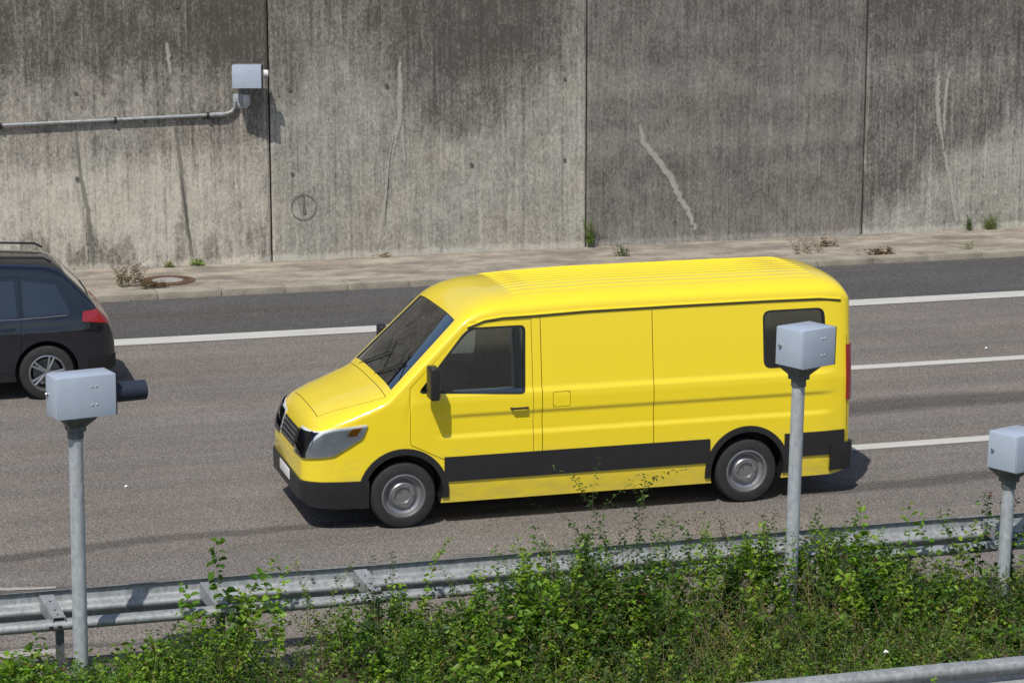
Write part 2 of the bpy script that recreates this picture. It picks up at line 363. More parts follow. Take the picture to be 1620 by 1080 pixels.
# ------------------------------------------------------------------ retaining wall
def vnoise(X, Z, sx, sz, seed, oct=4):
    r = np.random.default_rng(seed); out = 0; amp = 1; tot = 0
    for o_ in range(oct):
        L = r.random((97, 89)); u = X * sx * 2 ** o_; v = Z * sz * 2 ** o_
        i = np.floor(u).astype(int); j = np.floor(v).astype(int); a = u - i; b = v - j; a = a * a * (3 - 2 * a); b = b * b * (3 - 2 * b)
        g = lambda p, q: L[p % 97, q % 89]
        out = out + amp * ((g(i, j) * (1 - a) + g(i + 1, j) * a) * (1 - b) + (g(i, j + 1) * (1 - a) + g(i + 1, j + 1) * a) * b); tot += amp; amp *= .55
    return out / tot - .5
def sm(x, a, b):
    t = np.clip((x - a) / (b - a), 0, 1); return t * t * (3 - 2 * t)
def stain(k, X, Z):
    n1 = vnoise(X, Z, .8, .8, 3 + k); n2 = vnoise(X, Z, 5, .35, 13 + k, 3); n3 = vnoise(X, Z, .5, 3.0, 23 + k); n4 = vnoise(X, Z, 3, 2.2, 33 + k)
    if k == 0:
        edge = Z + n1 * .7 + n2 * .35
        t = .92 - .30 * sm(edge, 1.65, 2.15) - .28 * sm(edge, 2.9, 3.6)
        t -= .36 * sm(vnoise(X, Z, 4.5, .9, 77, 3) + (1.1 - Z) * .22, .12, .28) * sm(-Z, -1.35, -.6)
        t -= .14 * sm(X, 5.4, 6.9)
    elif k == 1:
        d = (X - 10.6) / np.interp(Z, [1.7, 2.4, 3.4, 4.6], [.2, 1.0, 1.7, 2.6]) + n1 * 1.0
        blob = np.exp(-np.abs(d) ** 3) * sm(Z + n2 * .7, 1.85, 2.3)
        t = .72 - .36 * blob - .10 * sm(Z + n1 * .5, 2.6, 3.6) - .18 * sm(-X, -8.3, -7.3) * sm(Z, 2.2, 3.4)
        t += .12 * sm(X, 12.2, 12.65) - .12 * np.exp(-((X - 7.8) ** 2 + (Z - 1.1) ** 2) / .12)
    elif k == 2:
        t = .44 + .16 * n3 + .14 * sm(-np.abs(Z + n1 * .4 - 2.9), -.5, -.1) + .12 * sm(-np.abs(Z + n3 * .3 - 1.9), -.35, -.05) + .05 * sm(-Z, -.8, -.3)
        t -= .05 * sm(X, 15, 15.6) * sm(-X, -16.2, -15.7)
    else:
        e = Z - (.55 + (X - 18.4) * .62) + n2 * 1.0 + n1 * .6
        t = .74 - .36 * sm(e, -.15, .45) + .12 * n3 - .05 * sm(Z, 3.2, 3.8)
        t += .10 * sm(-np.abs(Z - 3.0 + n1 * .3), -.4, -.1)
    if k > 3: t = .45 + n1 * .6
    t = t + .18 * n4 + .12 * n1 - .11 - .05 * sm(Z, 2.4, 3.9)
    t += .28 * sm(-(Z + n2 * .08), -.24, -.16)                       # pale splash line along the foot
    return t
WY = 39.99
wall = empty('retaining_wall', (12, WY, 0)); tag(wall, 'tall stained concrete retaining wall of vertical panels behind the road', 'wall')
wmats = [wall_mat('wall_concrete_a', (.135, .125, .108), (.50, .465, .405)), wall_mat('wall_concrete_b', (.138, .130, .115), (.44, .42, .37)),
         wall_mat('wall_concrete_c', (.140, .129, .118), (.36, .34, .308)), wall_mat('wall_concrete_d', (.130, .122, .112), (.42, .41, .365))]
joints = [-15, -9.2, -3.7, 1.75, 7.25, 12.72, 17.87, 23.2, 28.6, 34, 39.5]
JX = {1.75: 0, 7.25: 1, 12.72: 2, 17.87: 3}
def wall_panel(x0, x1, kk, mat, fine):
    x0 += .012; x1 -= .012; ch = .028; d = .035 if fine else .5
    xs = np.unique(np.round(np.concatenate([[x0, x0 + ch], np.arange(x0 + ch + d, x1 - ch - d * .5, d), [x1 - ch, x1]]), 4)); zs = np.arange(-.1, 6.81, d if fine else .5)
    X, Z = np.meshgrid(xs, zs, indexing='ij'); Y = np.where((X <= x0 + 1e-3) | (X >= x1 - 1e-3), ch, 0.0) + (vnoise(X, Z, .7, .7, kk + 50) * .012 if fine else 0)
    V = np.stack([X, WY + Y, Z], -1).reshape(-1, 3); m, q = X.shape
    I = np.arange(m * q).reshape(m, q); F = np.stack([I[:-1, :-1], I[1:, :-1], I[1:, 1:], I[:-1, 1:]], -1).reshape(-1, 4)
    S = stain(kk, X, Z).reshape(-1); nb = len(V)
    bx = [(x0, WY + ch, -.1), (x1, WY + ch, -.1), (x1, WY + .5, -.1), (x0, WY + .5, -.1), (x0, WY + ch, 6.8), (x1, WY + ch, 6.8), (x1, WY + .5, 6.8), (x0, WY + .5, 6.8)]
    F2 = np.array([(1, 2, 6, 5), (2, 3, 7, 6), (3, 0, 4, 7), (4, 5, 6, 7)]) + nb
    V = np.concatenate([V, bx]); S = np.concatenate([S, np.full(8, .3)])
    me = np_mesh('wall_panel', V, [F, F2], [mat], colors=S, attr='stain')
    me.polygons.foreach_set('use_smooth', [True] * len(F) + [False] * 4)
    o = link('wall_panel', me); o.parent = wall; o.matrix_parent_inverse = Matrix.Translation((-12, -WY, 0)); return o
pan = {}
for i in range(len(joints) - 1):
    kk = JX.get(joints[i], 4 + i); f_ = joints[i] in JX
    pan[kk] = wall_panel(joints[i], joints[i + 1], kk, wmats[kk if kk < 4 else i % 4], f_)
def wpart(o, par=wall):
    o.parent = par; o.matrix_parent_inverse = Matrix.Translation((-12, -WY, 0)); return o
mb = MB(); mb.box((12, WY + .35, 3.3), (54, .3, 6.7)); wpart(mb.build('joint_filler', plain('joint_sealant', (.10, .092, .082), .9)))
m_light = ribbon_mat('pale_seam', (.50, .48, .43), .30, .78, .75, (3, 3, 1.6), 9); m_dark = ribbon_mat('dark_seam', (.15, .145, .125), .30, .78, .6, (3, 3, 1.6), 9)
m_mid = ribbon_mat('grey_seam', (.23, .225, .20), .28, .74, .62, (3, 3, 1.6), 9)
for pts, w, m in (([(5.58, 3.81), (5.61, 3.53), (5.64, 3.2)], [.07, .11, .05], m_light), ([(4.08, 2.6), (4.11, 1.94), (4.14, 1.58), (4.23, 1.11), (4.26, .64), (4.29, .12)], [.04, .06, .09, .10, .09, .08], m_mid),
                  ([(4.04, 1.58), (4.13, 1.11), (4.17, .64), (4.20, .2)], [.04, .07, .07, .05], m_light),
                  ([(5.66, 2.5), (5.76, 1.88), (5.78, 1.36), (5.84, .83), (5.91, .16)], [.05, .09, .11, .10, .08], m_mid), ([(5.76, 1.6), (5.79, 1.36), (5.84, .83), (5.9, .4)], [.02, .03, .035, .02], m_dark),
                  ([(9.45, 3.5), (9.45, 2.81), (9.44, 2.39), (9.35, 2.07), (9.26, 1.65), (9.19, 1.12), (9.11, .7), (9.03, .25)], [.06, .13, .12, .11, .10, .11, .12, .10], m_light),
                  ([(9.47, 2.45), (9.5, 2.02), (9.52, 1.62)], [.04, .07, .05], m_light), ([(9.36, 2.2), (9.27, 1.75), (9.21, 1.12), (9.16, .5)], [.02, .03, .035, .02], m_dark),
                  ([(13.67, 2.23), (13.73, 1.88), (13.94, 1.62), (14.21, 1.31), (14.41, .92), (14.57, .64), (14.75, .26)], [.06, .13, .15, .17, .15, .14, .08], m_light),
                  ([(19.23, 2.97), (19.23, 2.54), (19.27, 2.09), (19.37, 1.75), (19.43, 1.41), (19.54, 1.01), (19.62, .61), (19.71, .17)], [.10, .14, .13, .12, .10, .11, .12, .10], m_light),
                  ([(19.45, 3.04), (19.39, 2.54), (19.38, 1.98), (19.41, 1.52)], [.07, .09, .08, .05], m_light)):
    wpart(ribbon('repair_seam', pts, w, m, y=WY - .0175))
mb = MB(); mb.lathe([(.205, -.004), (.208, 0), (.214, 0), (.217, -.004)], 'y', 40, (7.79, WY - .012, .99)); mb.box((7.79, WY - .016, 1.07), (.016, .01, .24)); mb.box((7.80, WY - .016, .93), (.05, .012, .09))
wpart(mb.build('capped_recess', plain('recess_edge', (.155, .142, .125), .9, var=.4, vscale=30)))
for x, z in [(7.59, 2.94), (7.61, 1.55), (9.22, 2.97), (10.68, 1.6), (12.32, 3.0), (12.32, 1.62), (5.77, 4.34), (4.11, 2.98), (4.08, 1.6)]:
    mb = MB(); rr = random.uniform(.028, .038)
    mb.add([(x + rr * random.uniform(.8, 1.15) * math.cos(t), WY - .018, z + rr * random.uniform(.8, 1.2) * math.sin(t)) for t in [k * math.pi / 7 for k in range(14)]], [tuple(range(14))])
    wpart(mb.build('tie_hole', bpy.data.materials.get('tie_hole_mortar') or plain('tie_hole_mortar', (.10, .095, .082), .95, var=.4, vscale=60)))

# manhole cover in the pavement
mh = empty('manhole_cover', (5.31, 38.62, .101)); tag(mh, 'round rusty manhole cover with a concrete centre set in the pavement', 'manhole cover')
mb = MB(); mb.lathe([(.44, 0), (.44, .012), (.375, .014), (.375, 0)], 'z', 48); mb.build('frame_ring', M['rust'], mh)
mb = MB(); mb.lathe([(.362, 0), (.362, .013), (.25, .015), (.25, 0)], 'z', 48)
for k in range(24):
    t = k * math.pi / 12; mb.box((.30 * math.cos(t), .30 * math.sin(t), .017), (.05, .022, .008), Matrix.Rotation(t, 3, 'Z'))
mb.build('cover_rim', M['rust'], mh)
mb = MB(); mb.lathe([(.245, 0), (.245, .012), (.001, .013)], 'z', 40); mb.build('concrete_infill', M['plug'], mh)

# ------------------------------------------------------------------ roadside camera boxes
def make_box(par, Lx, Wy, Hz, end):
    """box with long side along local x, its lens end at +x; origin at the centre of its underside"""
    mb = MB(); mb.box((0, 0, Hz / 2), (Lx, Wy, Hz)); b = mb.build('housing', M['box'], par, bevel=.006)
    mb = MB(); mb.box((-Lx / 2 - .006, 0, Hz / 2), (.014, Wy - .012, Hz - .012)); d = mb.build('door', M['box'], par, bevel=.004)
    mb = MB(); mb.lathe([(.001, -.022), (.012, -.022), (.017, -.012), (.017, 0)], 'x', 20, (-Lx / 2 - .012, -.0 + Wy * .30, Hz * .52)); mb.build('lock', M['chrome'], d)
    for sx in (-.019, .019):
        for sz in (.3, .74):
            mb = MB(); mb.lathe([(.001, -.006), (.006, -.005), (.009, 0)], 'y', 12, (Lx * .12 + sx, -Wy / 2, Hz * sz)); mb.build('screw', M['galv'], b)
    mb = MB(); mb.box((Lx / 2 + .004, 0, Hz / 2), (.012, Wy - .004, Hz - .004)); mb.build('front_plate', M['black'], par, bevel=.002)
    if end == 'hood':
        mb = MB(); r = .082; mb.lathe([(.001, .02), (r - .01, .02), (r - .01, .275), (r, .28), (r, 0)], 'x', 40, (Lx / 2 + .01, -.01, Hz * .46)); mb.build('lens_hood', M['tube'], par)
    else:
        k_ = 1.3 if end < .06 else .35; mb = MB(); r = end; mb.lathe([(.001, .03 + r * k_), (r * .6, .027 + r * k_), (r * .92, .018 + r * k_), (r, r * k_), (r, 0)], 'x', 36, (Lx / 2 + .01, -.02, Hz * .62)); mb.build('lens_cap', M['white'], par)
def make_pole_box(loc, zbox, yaw, lean, label, end, Lx, Wy):
    t = empty('traffic_camera', loc, (0, lean, 0)); tag(t, label, 'traffic camera', 'grey camera boxes on poles')
    h = zbox - loc[2]
    mb = MB(); mb.tube([(0, 0, -.5), (0, 0, h * .5), (0, 0, h - .11)], [.062, .059, .057], 28); mb.build('pole', M['galv'], t)
    mb = MB(); mb.lathe([(.066, h - .19), (.066, h - .115), (.063, h - .112)], 'z', 28); mb.build('collar', M['galv_dark'], t)
    mb = MB(); a, b = .068, .135; q = MB()
    v = []
    for (s, z) in ((a, h - .13), (a, h - .09), (b, h - .015), (b, h)):
        v += [(s, s, z), (-s, s, z), (-s, -s, z), (s, -s, z)]
    f = [(i * 4 + k, i * 4 + (k + 1) % 4, i * 4 + 4 + (k + 1) % 4, i * 4 + 4 + k) for i in range(3) for k in range(4)] + [(3, 2, 1, 0), (12, 13, 14, 15)]
    rot = Matrix.Rotation(yaw, 3, 'Z'); mb.add([rot @ Vector(p) for p in v], f); mb.build('flange', M['galv_dark'], t, bevel=.008)
    bx = empty('camera_box', (0, 0, h), (0, 0, yaw)); bx.parent = t
    bx.location.x = .055; make_box(bx, Lx, Wy, .338, end); return t
make_pole_box((1.875, 19.45, 0), 2.425, R(14), R(.7), 'grey camera box with a dark tubular lens hood on a pole', 'hood', .48, .27)
make_pole_box((8.09, 19.45, 0), 2.475, R(24), R(1.0), 'grey camera box on a pole in front of the yellow van, white round lens cap', .075, .40, .32)
make_pole_box((10.16, 19.45, 0), 1.41, R(25), R(1.4), 'grey camera box on a short pole, cut by the right edge', .075, .40, .32)

# box on the wall with its bracket and conduit
WB = WY - .34
wb = empty('wall_camera', (6.84, WB, 3.03), (0, 0, R(-14))); tag(wb, 'pale grey camera box bracketed to the concrete wall beside a panel joint', 'traffic camera')
make_box(wb, .46, .30, .37, .058)
mb = MB(); mb.tube([(-.03, .05, -.16), (-.03, .05, .0)], .05, 20); mb.lathe([(.062, -.115), (.062, -.10)], 'z', 20, (-.03, .05, 0)); mb.build('neck', M['galv_dark'], wb)
mb = MB(); mb.tube([(-.03, .05, -.12), (-.03, .05, -.20), (-.03, .09, -.26), (-.04, .30, -.27)], [.056, .06, .062, .06], 20); mb.build('elbow_bracket', M['galv'], wb)
mb = MB(); mb.box((-.15, .305, -.25), (.24, .012, .24), Matrix.Rotation(R(14), 3, 'Z')); pl = mb.build('wall_plate', M['galv'], wb, bevel=.004)
for dx in (-.23, -.13):
    for dz in (-.34, -.16):
        mb = MB(); mb.lathe([(.001, -.014), (.012, -.012), (.012, 0)], 'y', 6, (dx, .30, dz)); mb.build('bolt', M['galv'], pl)
cd = empty('conduit', (0, 0, 0)); tag(cd, 'galvanised conduit pipe running along the concrete wall to the camera box', 'pipe')
yp = WY - .055
mb = MB(); mb.tube([(1.2, yp, 2.47), (6.42, yp, 2.575), (6.55, yp, 2.59), (6.62, yp, 2.62), (6.67, yp, 2.69), (6.68, yp - .03, 2.79)], .030, 14); mb.build('pipe', M['galv_beam'], cd)
mb = MB(); mb.tube([(6.28, yp, 2.573), (6.50, yp, 2.578)], .040, 14); mb.build('coupling', M['galv_beam'], cd)
for x in (2.9, 4.72, 6.22):
    mb = MB(); zc = 2.47 + (x - 1.2) * .0201; mb.lathe([(.031, -.018), (.046, -.018), (.046, .018), (.031, .018)], 'x', 16, (x, yp, zc)); mb.box((x, WY - .02, zc - .02), (.03, .05, .09)); mb.build('clamp', M['black'], cd)
for i_ in (0,):
    mb = MB(); mb.tube([(-12, yp, 2.20), (1.25, yp, 2.471)], .030, 14); mb.build('pipe', M['galv_beam'], cd)

# ------------------------------------------------------------------ guardrails
def arc_pts(ctrl, n=5):
    out = []
    for i in range(len(ctrl)):
        p = Vector(ctrl[i])
        if i in (0, len(ctrl) - 1): out.append(p); continue
        a = Vector(ctrl[i - 1]); b = Vector(ctrl[i + 1]); r = min(.022, (p - a).length * .45, (b - p).length * .45)
        s = p + (a - p).normalized() * r; e = p + (b - p).normalized() * r
        for k in range(n): t = k / (n - 1); out.append(s.lerp(p, t).lerp(p.lerp(e, t), t))
    return out
WPROF = [(.028, .312), (.050, .308), (.080, .303), (.083, .274), (.066, .200), (.012, .170), (-.006, .148), (-.002, .120), (.034, .104), (.083, .098), (.083, .04), (.030, .012), (.010, .010), (0, 0)]
WFRONT = [(0, 0), (.0, .310), (.03, .306), (.076, .286), (.088, .250), (.072, .214), (.012, .178), (0, .155), (.012, .132), (.072, .096), (.088, .060), (.076, .024), (.03, .004), (0, 0), (0, 0)]
def beam(name, x0, x1, y, z, side, par, mat=None):
    """W beam, bumps towards side*y; real sheet thickness"""
    P = arc_pts([(a * side, b) for a, b in (WPROF if side > 0 else WFRONT)[1:-1]]); T = .004; P2 = []
    for i, p in enumerate(P):
        d = (P[min(i + 1, len(P) - 1)] - P[max(i - 1, 0)]).normalized(); P2.append(p + Vector((-d.y, d.x)) * T)
    ring = P + P2[::-1]; n = len(ring); mb = MB()
    mb.add([(x, y + p.x, z + p.y) for x in (x0, x1) for p in ring], [(k, (k + 1) % n, (k + 1) % n + n, k + n) for k in range(n)] + [tuple(range(n - 1, -1, -1)), tuple(range(n, 2 * n))])
    return mb.build(name, mat or M['galv_beam'], par, smooth=40)
gr = empty('guardrail', (0, 20.2, 0)); tag(gr, 'long galvanised steel guardrail between the road and the plants', 'guardrail')
def gp(o): o.parent = gr; o.matrix_parent_inverse = Matrix.Translation((0, -20.2, 0)); return o
posts = [-8.3, -6.3, -4.3, -2.3, .38, 1.73, 3.08, 4.42, 6.50, 8.46, 10.42, 12.4, 14.4, 16.4, 18.4]
bks = [-14, -7.9, -3.9, .1, 4.06, 6.32, 10.22, 14.2, 18.2, 24]
for a, b in zip(bks[:-1], bks[1:]):
    k = bks.index(a) % 2; gp(beam('rail_beam', a - .14, b + .14, 20.165 + k * .005, .435 + k * .003, 1, None))
for b in bks[1:-1]:
    for dx in (-.1, .1):
        for z in (.665, .50):
            mb = MB(); mb.lathe([(.001, -.016), (.013, -.014), (.016, -.002)], 'y', 10, (b + dx, 20.205, z)); gp(mb.build('bolt', M['galv_dark'], None))
# rear tie beam: folded channel bulging towards the plants
ctrl = [(.0, .0), (-.03, .004), (-.062, .018), (-.078, .05), (-.062, .082), (-.03, .096), (.0, .10)]
for a, b in ((-14, 4.95), (4.97, 11.0), (11.02, 24)):
    P = arc_pts(ctrl); P2 = [Vector((p.x + .0, p.y)) for p in P]; c0 = Vector((-.02, .05)); P2 = [p + (c0 - p).normalized() * .005 for p in P]; ring = P + P2[::-1]; n_ = len(ring); mb = MB()
    mb.add([(x, 19.86 + p.x, .512 + p.y) for x in (a, b) for p in ring], [(k, (k + 1) % n_, (k + 1) % n_ + n_, k + n_) for k in range(n_)] + [tuple(range(n_ - 1, -1, -1)), tuple(range(n_, 2 * n_))])
    tb = gp(mb.build('tie_beam', M['galv_beam'], None, smooth=50))
for x in posts:
    mb = MB(); mb.box((x, 19.93, .27), (.006, .11, .62)); mb.box((x + .03, 19.877, .27), (.06, .005, .62)); mb.box((x + .03, 19.983, .27), (.06, .005, .62)); mb.box((x + .058, 19.885, .27), (.005, .02, .62))
    ps = gp(mb.build('post', M['galv_dark'], None))
    sp = MB()                                     # spacer: open folded channel sloping from the beam down to the post
    A = Vector((x - .05, 20.155, .735)); B = Vector((x + .02, 19.80, .64)); wv = Vector((.058, 0, 0)); dn = Vector((0, 0, -.13))
    v = [A - wv, A + wv, B + wv * .9, B - wv * .9]; v2 = [p + Vector((0, 0, -.005)) for p in v]
    sp.add(v + v2, [(0, 1, 2, 3), (7, 6, 5, 4), (0, 3, 7, 4), (1, 5, 6, 2), (0, 4, 5, 1), (3, 2, 6, 7)])
    for s in (0, 1):
        p, q = (v[0], v[3]) if s == 0 else (v[1], v[2]); e = Vector((.005 if s == 0 else -.005, 0, 0)); k5 = Vector((0, 0, -.0052))
        r = [p + k5, q + k5, q + k5 + dn * .75, p + k5 + dn]; sp.add(r + [u + e for u in r], [(0, 1, 2, 3), (7, 6, 5, 4), (0, 4, 5, 1), (1, 5, 6, 2), (2, 6, 7, 3), (3, 7, 4, 0)])
    s_ = gp(sp.build('spacer', M['galv_beam'], None))
    for t in (.3, .68, .88):
        c = A.lerp(B, t); mb = MB(); mb.lathe([(.001, .004), (.008, .004), (.009, 0)], 'z', 10, (c.x, c.y, c.z + .001)); o_ = mb.build('hole', M['black'], None); o_.parent = s_; o_.matrix_parent_inverse = (gr.matrix_world @ s_.matrix_parent_inverse).inverted() if False else Matrix.Translation((0, 0, 0))
    for dx in (-.05, .02):
        mb = MB(); mb.box((x + dx, 19.779, .565), (.034, .012, .020)); gp(mb.build('slot_bolt', M['black'], None, bevel=.004))
g2 = empty('guardrail', (8, 16.4, 0)); tag(g2, 'galvanised guardrail at the lower right corner, partly hidden by weeds', 'guardrail')
for a, b in ((-8, 4.2), (4.2, 8.2), (8.2, 20)):
    o_ = beam('rail_beam', a, b + .1, 16.45, .435 + (.003 if a == 4.2 else 0), -1, None); o_.parent = g2; o_.matrix_parent_inverse = Matrix.Translation((-8, -16.4, 0))
for x in (2.5, 4.5, 6.5, 8.5, 10.5, 12.5):
    mb = MB(); mb.box((x, 16.56, .3), (.06, .11, .62)); o_ = mb.build('post', M['galv_dark']); o_.parent = g2; o_.matrix_parent_inverse = Matrix.Translation((-8, -16.4, 0))

# ------------------------------------------------------------------ vehicles
def interp(x, tab): return float(np.interp(x, [t[0] for t in tab], [t[1] for t in tab]))
def loft(name, S, off=0.0, ns=40, na=20):
    """closed body: stations along x with half sections (sides then crowned top)"""
    x0, x1 = S['x'][0] - off, S['x'][-1] + off; V = []; xs = S['x']
    NS = ns; NA = na; half = NS + NA
    rows = []
    for x in xs:
        zb = interp(x, S['zb']) - off; zt = interp(x, S['zt']) + off; c = interp(x, S['c']); hw = interp(x, S['hw']); n_ = interp(x, S['n']) if isinstance(S['n'], list) else S['n']
        zs = zt - c; pts = []
        zl = [zb + (zs - zb) * i / NS for i in range(NS)]
        if 'split' in S and zs > 1.5: n1_ = NS // 5; n2_ = NS // 2; zl = list(np.linspace(zb, .88, n1_, endpoint=False)) + list(np.linspace(.88, 1.46, n2_, endpoint=False)) + list(np.linspace(1.46, zs, NS - n1_ - n2_, endpoint=False))
        for z in zl:
            pts.append((hw * S['tum'](z) + off + S['crease'](x, z), z))
        ws = hw * S['tum'](zs) + off + S['crease'](x, zs)
        for i in range(NA + 1):
            t = i / NA * math.pi / 2; pts.append((ws * math.cos(t) ** (2 / n_), zs + (zt - zs) * math.sin(t) ** (2 / n_)))
        rows.append(pts)
    m = len(rows[0]); full = 2 * m - 1
    for x, pts in zip(xs, rows):
        xx = x0 + (x - xs[0]) / (xs[-1] - xs[0]) * (x1 - x0)
        V += [(xx, -p[0], p[1]) for p in pts] + [(xx, p[0], p[1]) for p in pts[-2::-1]]
    F = []
    for i in range(len(xs) - 1):
        for k in range(full):
            F.append((i * full + k, (i + 1) * full + k, (i + 1) * full + (k + 1) % full, i * full + (k + 1) % full))
    F.append(tuple(range(full))); b = (len(xs) - 1) * full; F.append(tuple(range(b + full - 1, b - 1, -1)))
    me = bpy.data.meshes.new(name); me.from_pydata(V, [], F)
    bm = bmesh.new(); bm.from_mesh(me); bmesh.ops.recalc_face_normals(bm, faces=bm.faces); bm.to_mesh(me); bm.free(); return me
def rp(poly, r=.05, k=4):
    out = []; n = len(poly)
    for i in range(n):
        p = Vector(poly[i]); a = Vector(poly[i - 1]); b = Vector(poly[(i + 1) % n]); q = min(r, (a - p).length * .45, (b - p).length * .45)
        s_ = p + (a - p).normalized() * q; e = p + (b - p).normalized() * q
        for j in range(k + 1): t = j / k; out.append(tuple(s_.lerp(p, t).lerp(p.lerp(e, t), t)))
    return out
def boolean(a, b, op, keep_mat=False):
    A = bpy.data.objects.new('tmp', a); B = bpy.data.objects.new('tmp', b); col.objects.link(A); col.objects.link(B)
    md = A.modifiers.new('b', 'BOOLEAN'); md.operation = op; md.object = B; md.solver = 'EXACT'; md.material_mode = 'TRANSFER' if keep_mat else 'INDEX'
    dg = bpy.context.evaluated_depsgraph_get(); dg.update(); r = bpy.data.meshes.new_from_object(A.evaluated_get(dg))
    bpy.data.objects.remove(A); bpy.data.objects.remove(B); return r
def cutter(poly, y0, y1, mat=None):
    mb = MB(); mb.prism(poly, y0, y1); me = mb.mesh('cut')
    if mat: me.materials.append(mat)
    return me
def boxm(c, d, mat=None, rot=None):
    mb = MB(); mb.box(c, d, rot); me = mb.mesh('cut')
    if mat: me.materials.append(mat)
    return me
def grow(poly, e):
    cx = sum(p[0] for p in poly) / len(poly); cz = sum(p[1] for p in poly) / len(poly)
    return [(p[0] + e * (1 if p[0] > cx else -1), p[1] + e * (1 if p[1] > cz else -1)) for p in poly]
def cyl(x, z, r, y0, y1, mat=None):
    me = cutter([(x + r * math.cos(t), z + r * math.sin(t)) for t in [2 * math.pi * k / 40 for k in range(40)]], y0, y1, mat); return me
def wheel(par, x, y, z, r, w, side, rim_mat, spokes, cap):
    t = empty('wheel', (x, y, z)); t.parent = par; s = side
    ty = MB(); ro = r * .66
    ty.lathe([(ro, -w / 2), (r * .80, -w / 2 - .008), (r * .95, -w / 2 + .008), (r, -w / 2 + .035), (r, w / 2 - .035), (r * .95, w / 2 - .008), (r * .8, w / 2 + .008), (ro, w / 2)], 'y', 56)
    for k in range(56):
        a = 2 * math.pi * k / 56; ty.box(((r - .003) * math.cos(a), 0, (r - .003) * math.sin(a)), (.004, w * .7, .012), Matrix.Rotation(-a, 3, 'Y'))
    ty.build('tyre', M['rubber'], t)
    f = s * w / 2; rm = MB()
    rm.lathe([(ro + .004, -w / 2), (ro + .006, f), (ro - .012, f + s * .004), (ro - .025, f - s * .015), (ro - .03, f - s * .06), (ro - .03, -f)] if s > 0 else [(ro + .004, w / 2), (ro + .006, f), (ro - .012, f + s * .004), (ro - .025, f - s * .015), (ro - .03, f - s * .06), (ro - .03, -f)], 'y', 48)
    if spokes:
        for k in range(spokes):
            a = 2 * math.pi * k / spokes
            for da in (-.14, .14):
                p = Vector((math.cos(a + da * .5), 0, math.sin(a + da * .5))); q = Vector((math.cos(a + da), 0, math.sin(a + da)))
                rm.tube([p * .045 + Vector((0, f - s * .022, 0)), q * ro * .6 + Vector((0, f - s * .012, 0)), q * (ro - .015) + Vector((0, f - s * .018, 0))], [.022, .017, .02], 8)
        rm.lathe([(.001, f - s * .005), (.05, f - s * .008), (.06, f - s * .05), (.001, f - s * .06)], 'y', 24)
    else:
        rm.lathe([(.001, f - s * .05), (.075, f - s * .05), (.085, f - s * .03), (.12, f - s * .03), (.16, f - s * .065), (ro - .03, f - s * .045)], 'y', 40)
        for k in range(6):
            a = 2 * math.pi * k / 6; rm.lathe([(.001, f - s * .015), (.010, f - s * .015), (.011, f - s * .035)], 'y', 8, (.1 * math.cos(a), 0, .1 * math.sin(a)))
        for k in range(12):
            a = 2 * math.pi * (k + .5) / 12; rm.box((.185 * math.cos(a), f - s * .056, .185 * math.sin(a)), (.012, .006, .026), Matrix.Rotation(-a, 3, 'Y'))
    rm.build('rim', rim_mat, t)
    if cap:
        mb = MB(); mb.lathe([(.001, f + s * .004), (.045, f), (.06, f - s * .03)], 'y', 24); mb.build('hub_cap', M['black'], t)
    mb = MB(); mb.lathe([(.02, -.02), (ro * .75, -.02), (ro * .75, -.0), (.02, 0)], 'y', 32); mb.build('brake_disc', M['galv_dark'], t)
    return t
def body_obj(name, me, mat, par, ang=32):
    if not len(me.materials): me.materials.append(mat)
    return link(name, me, None, par, ang)

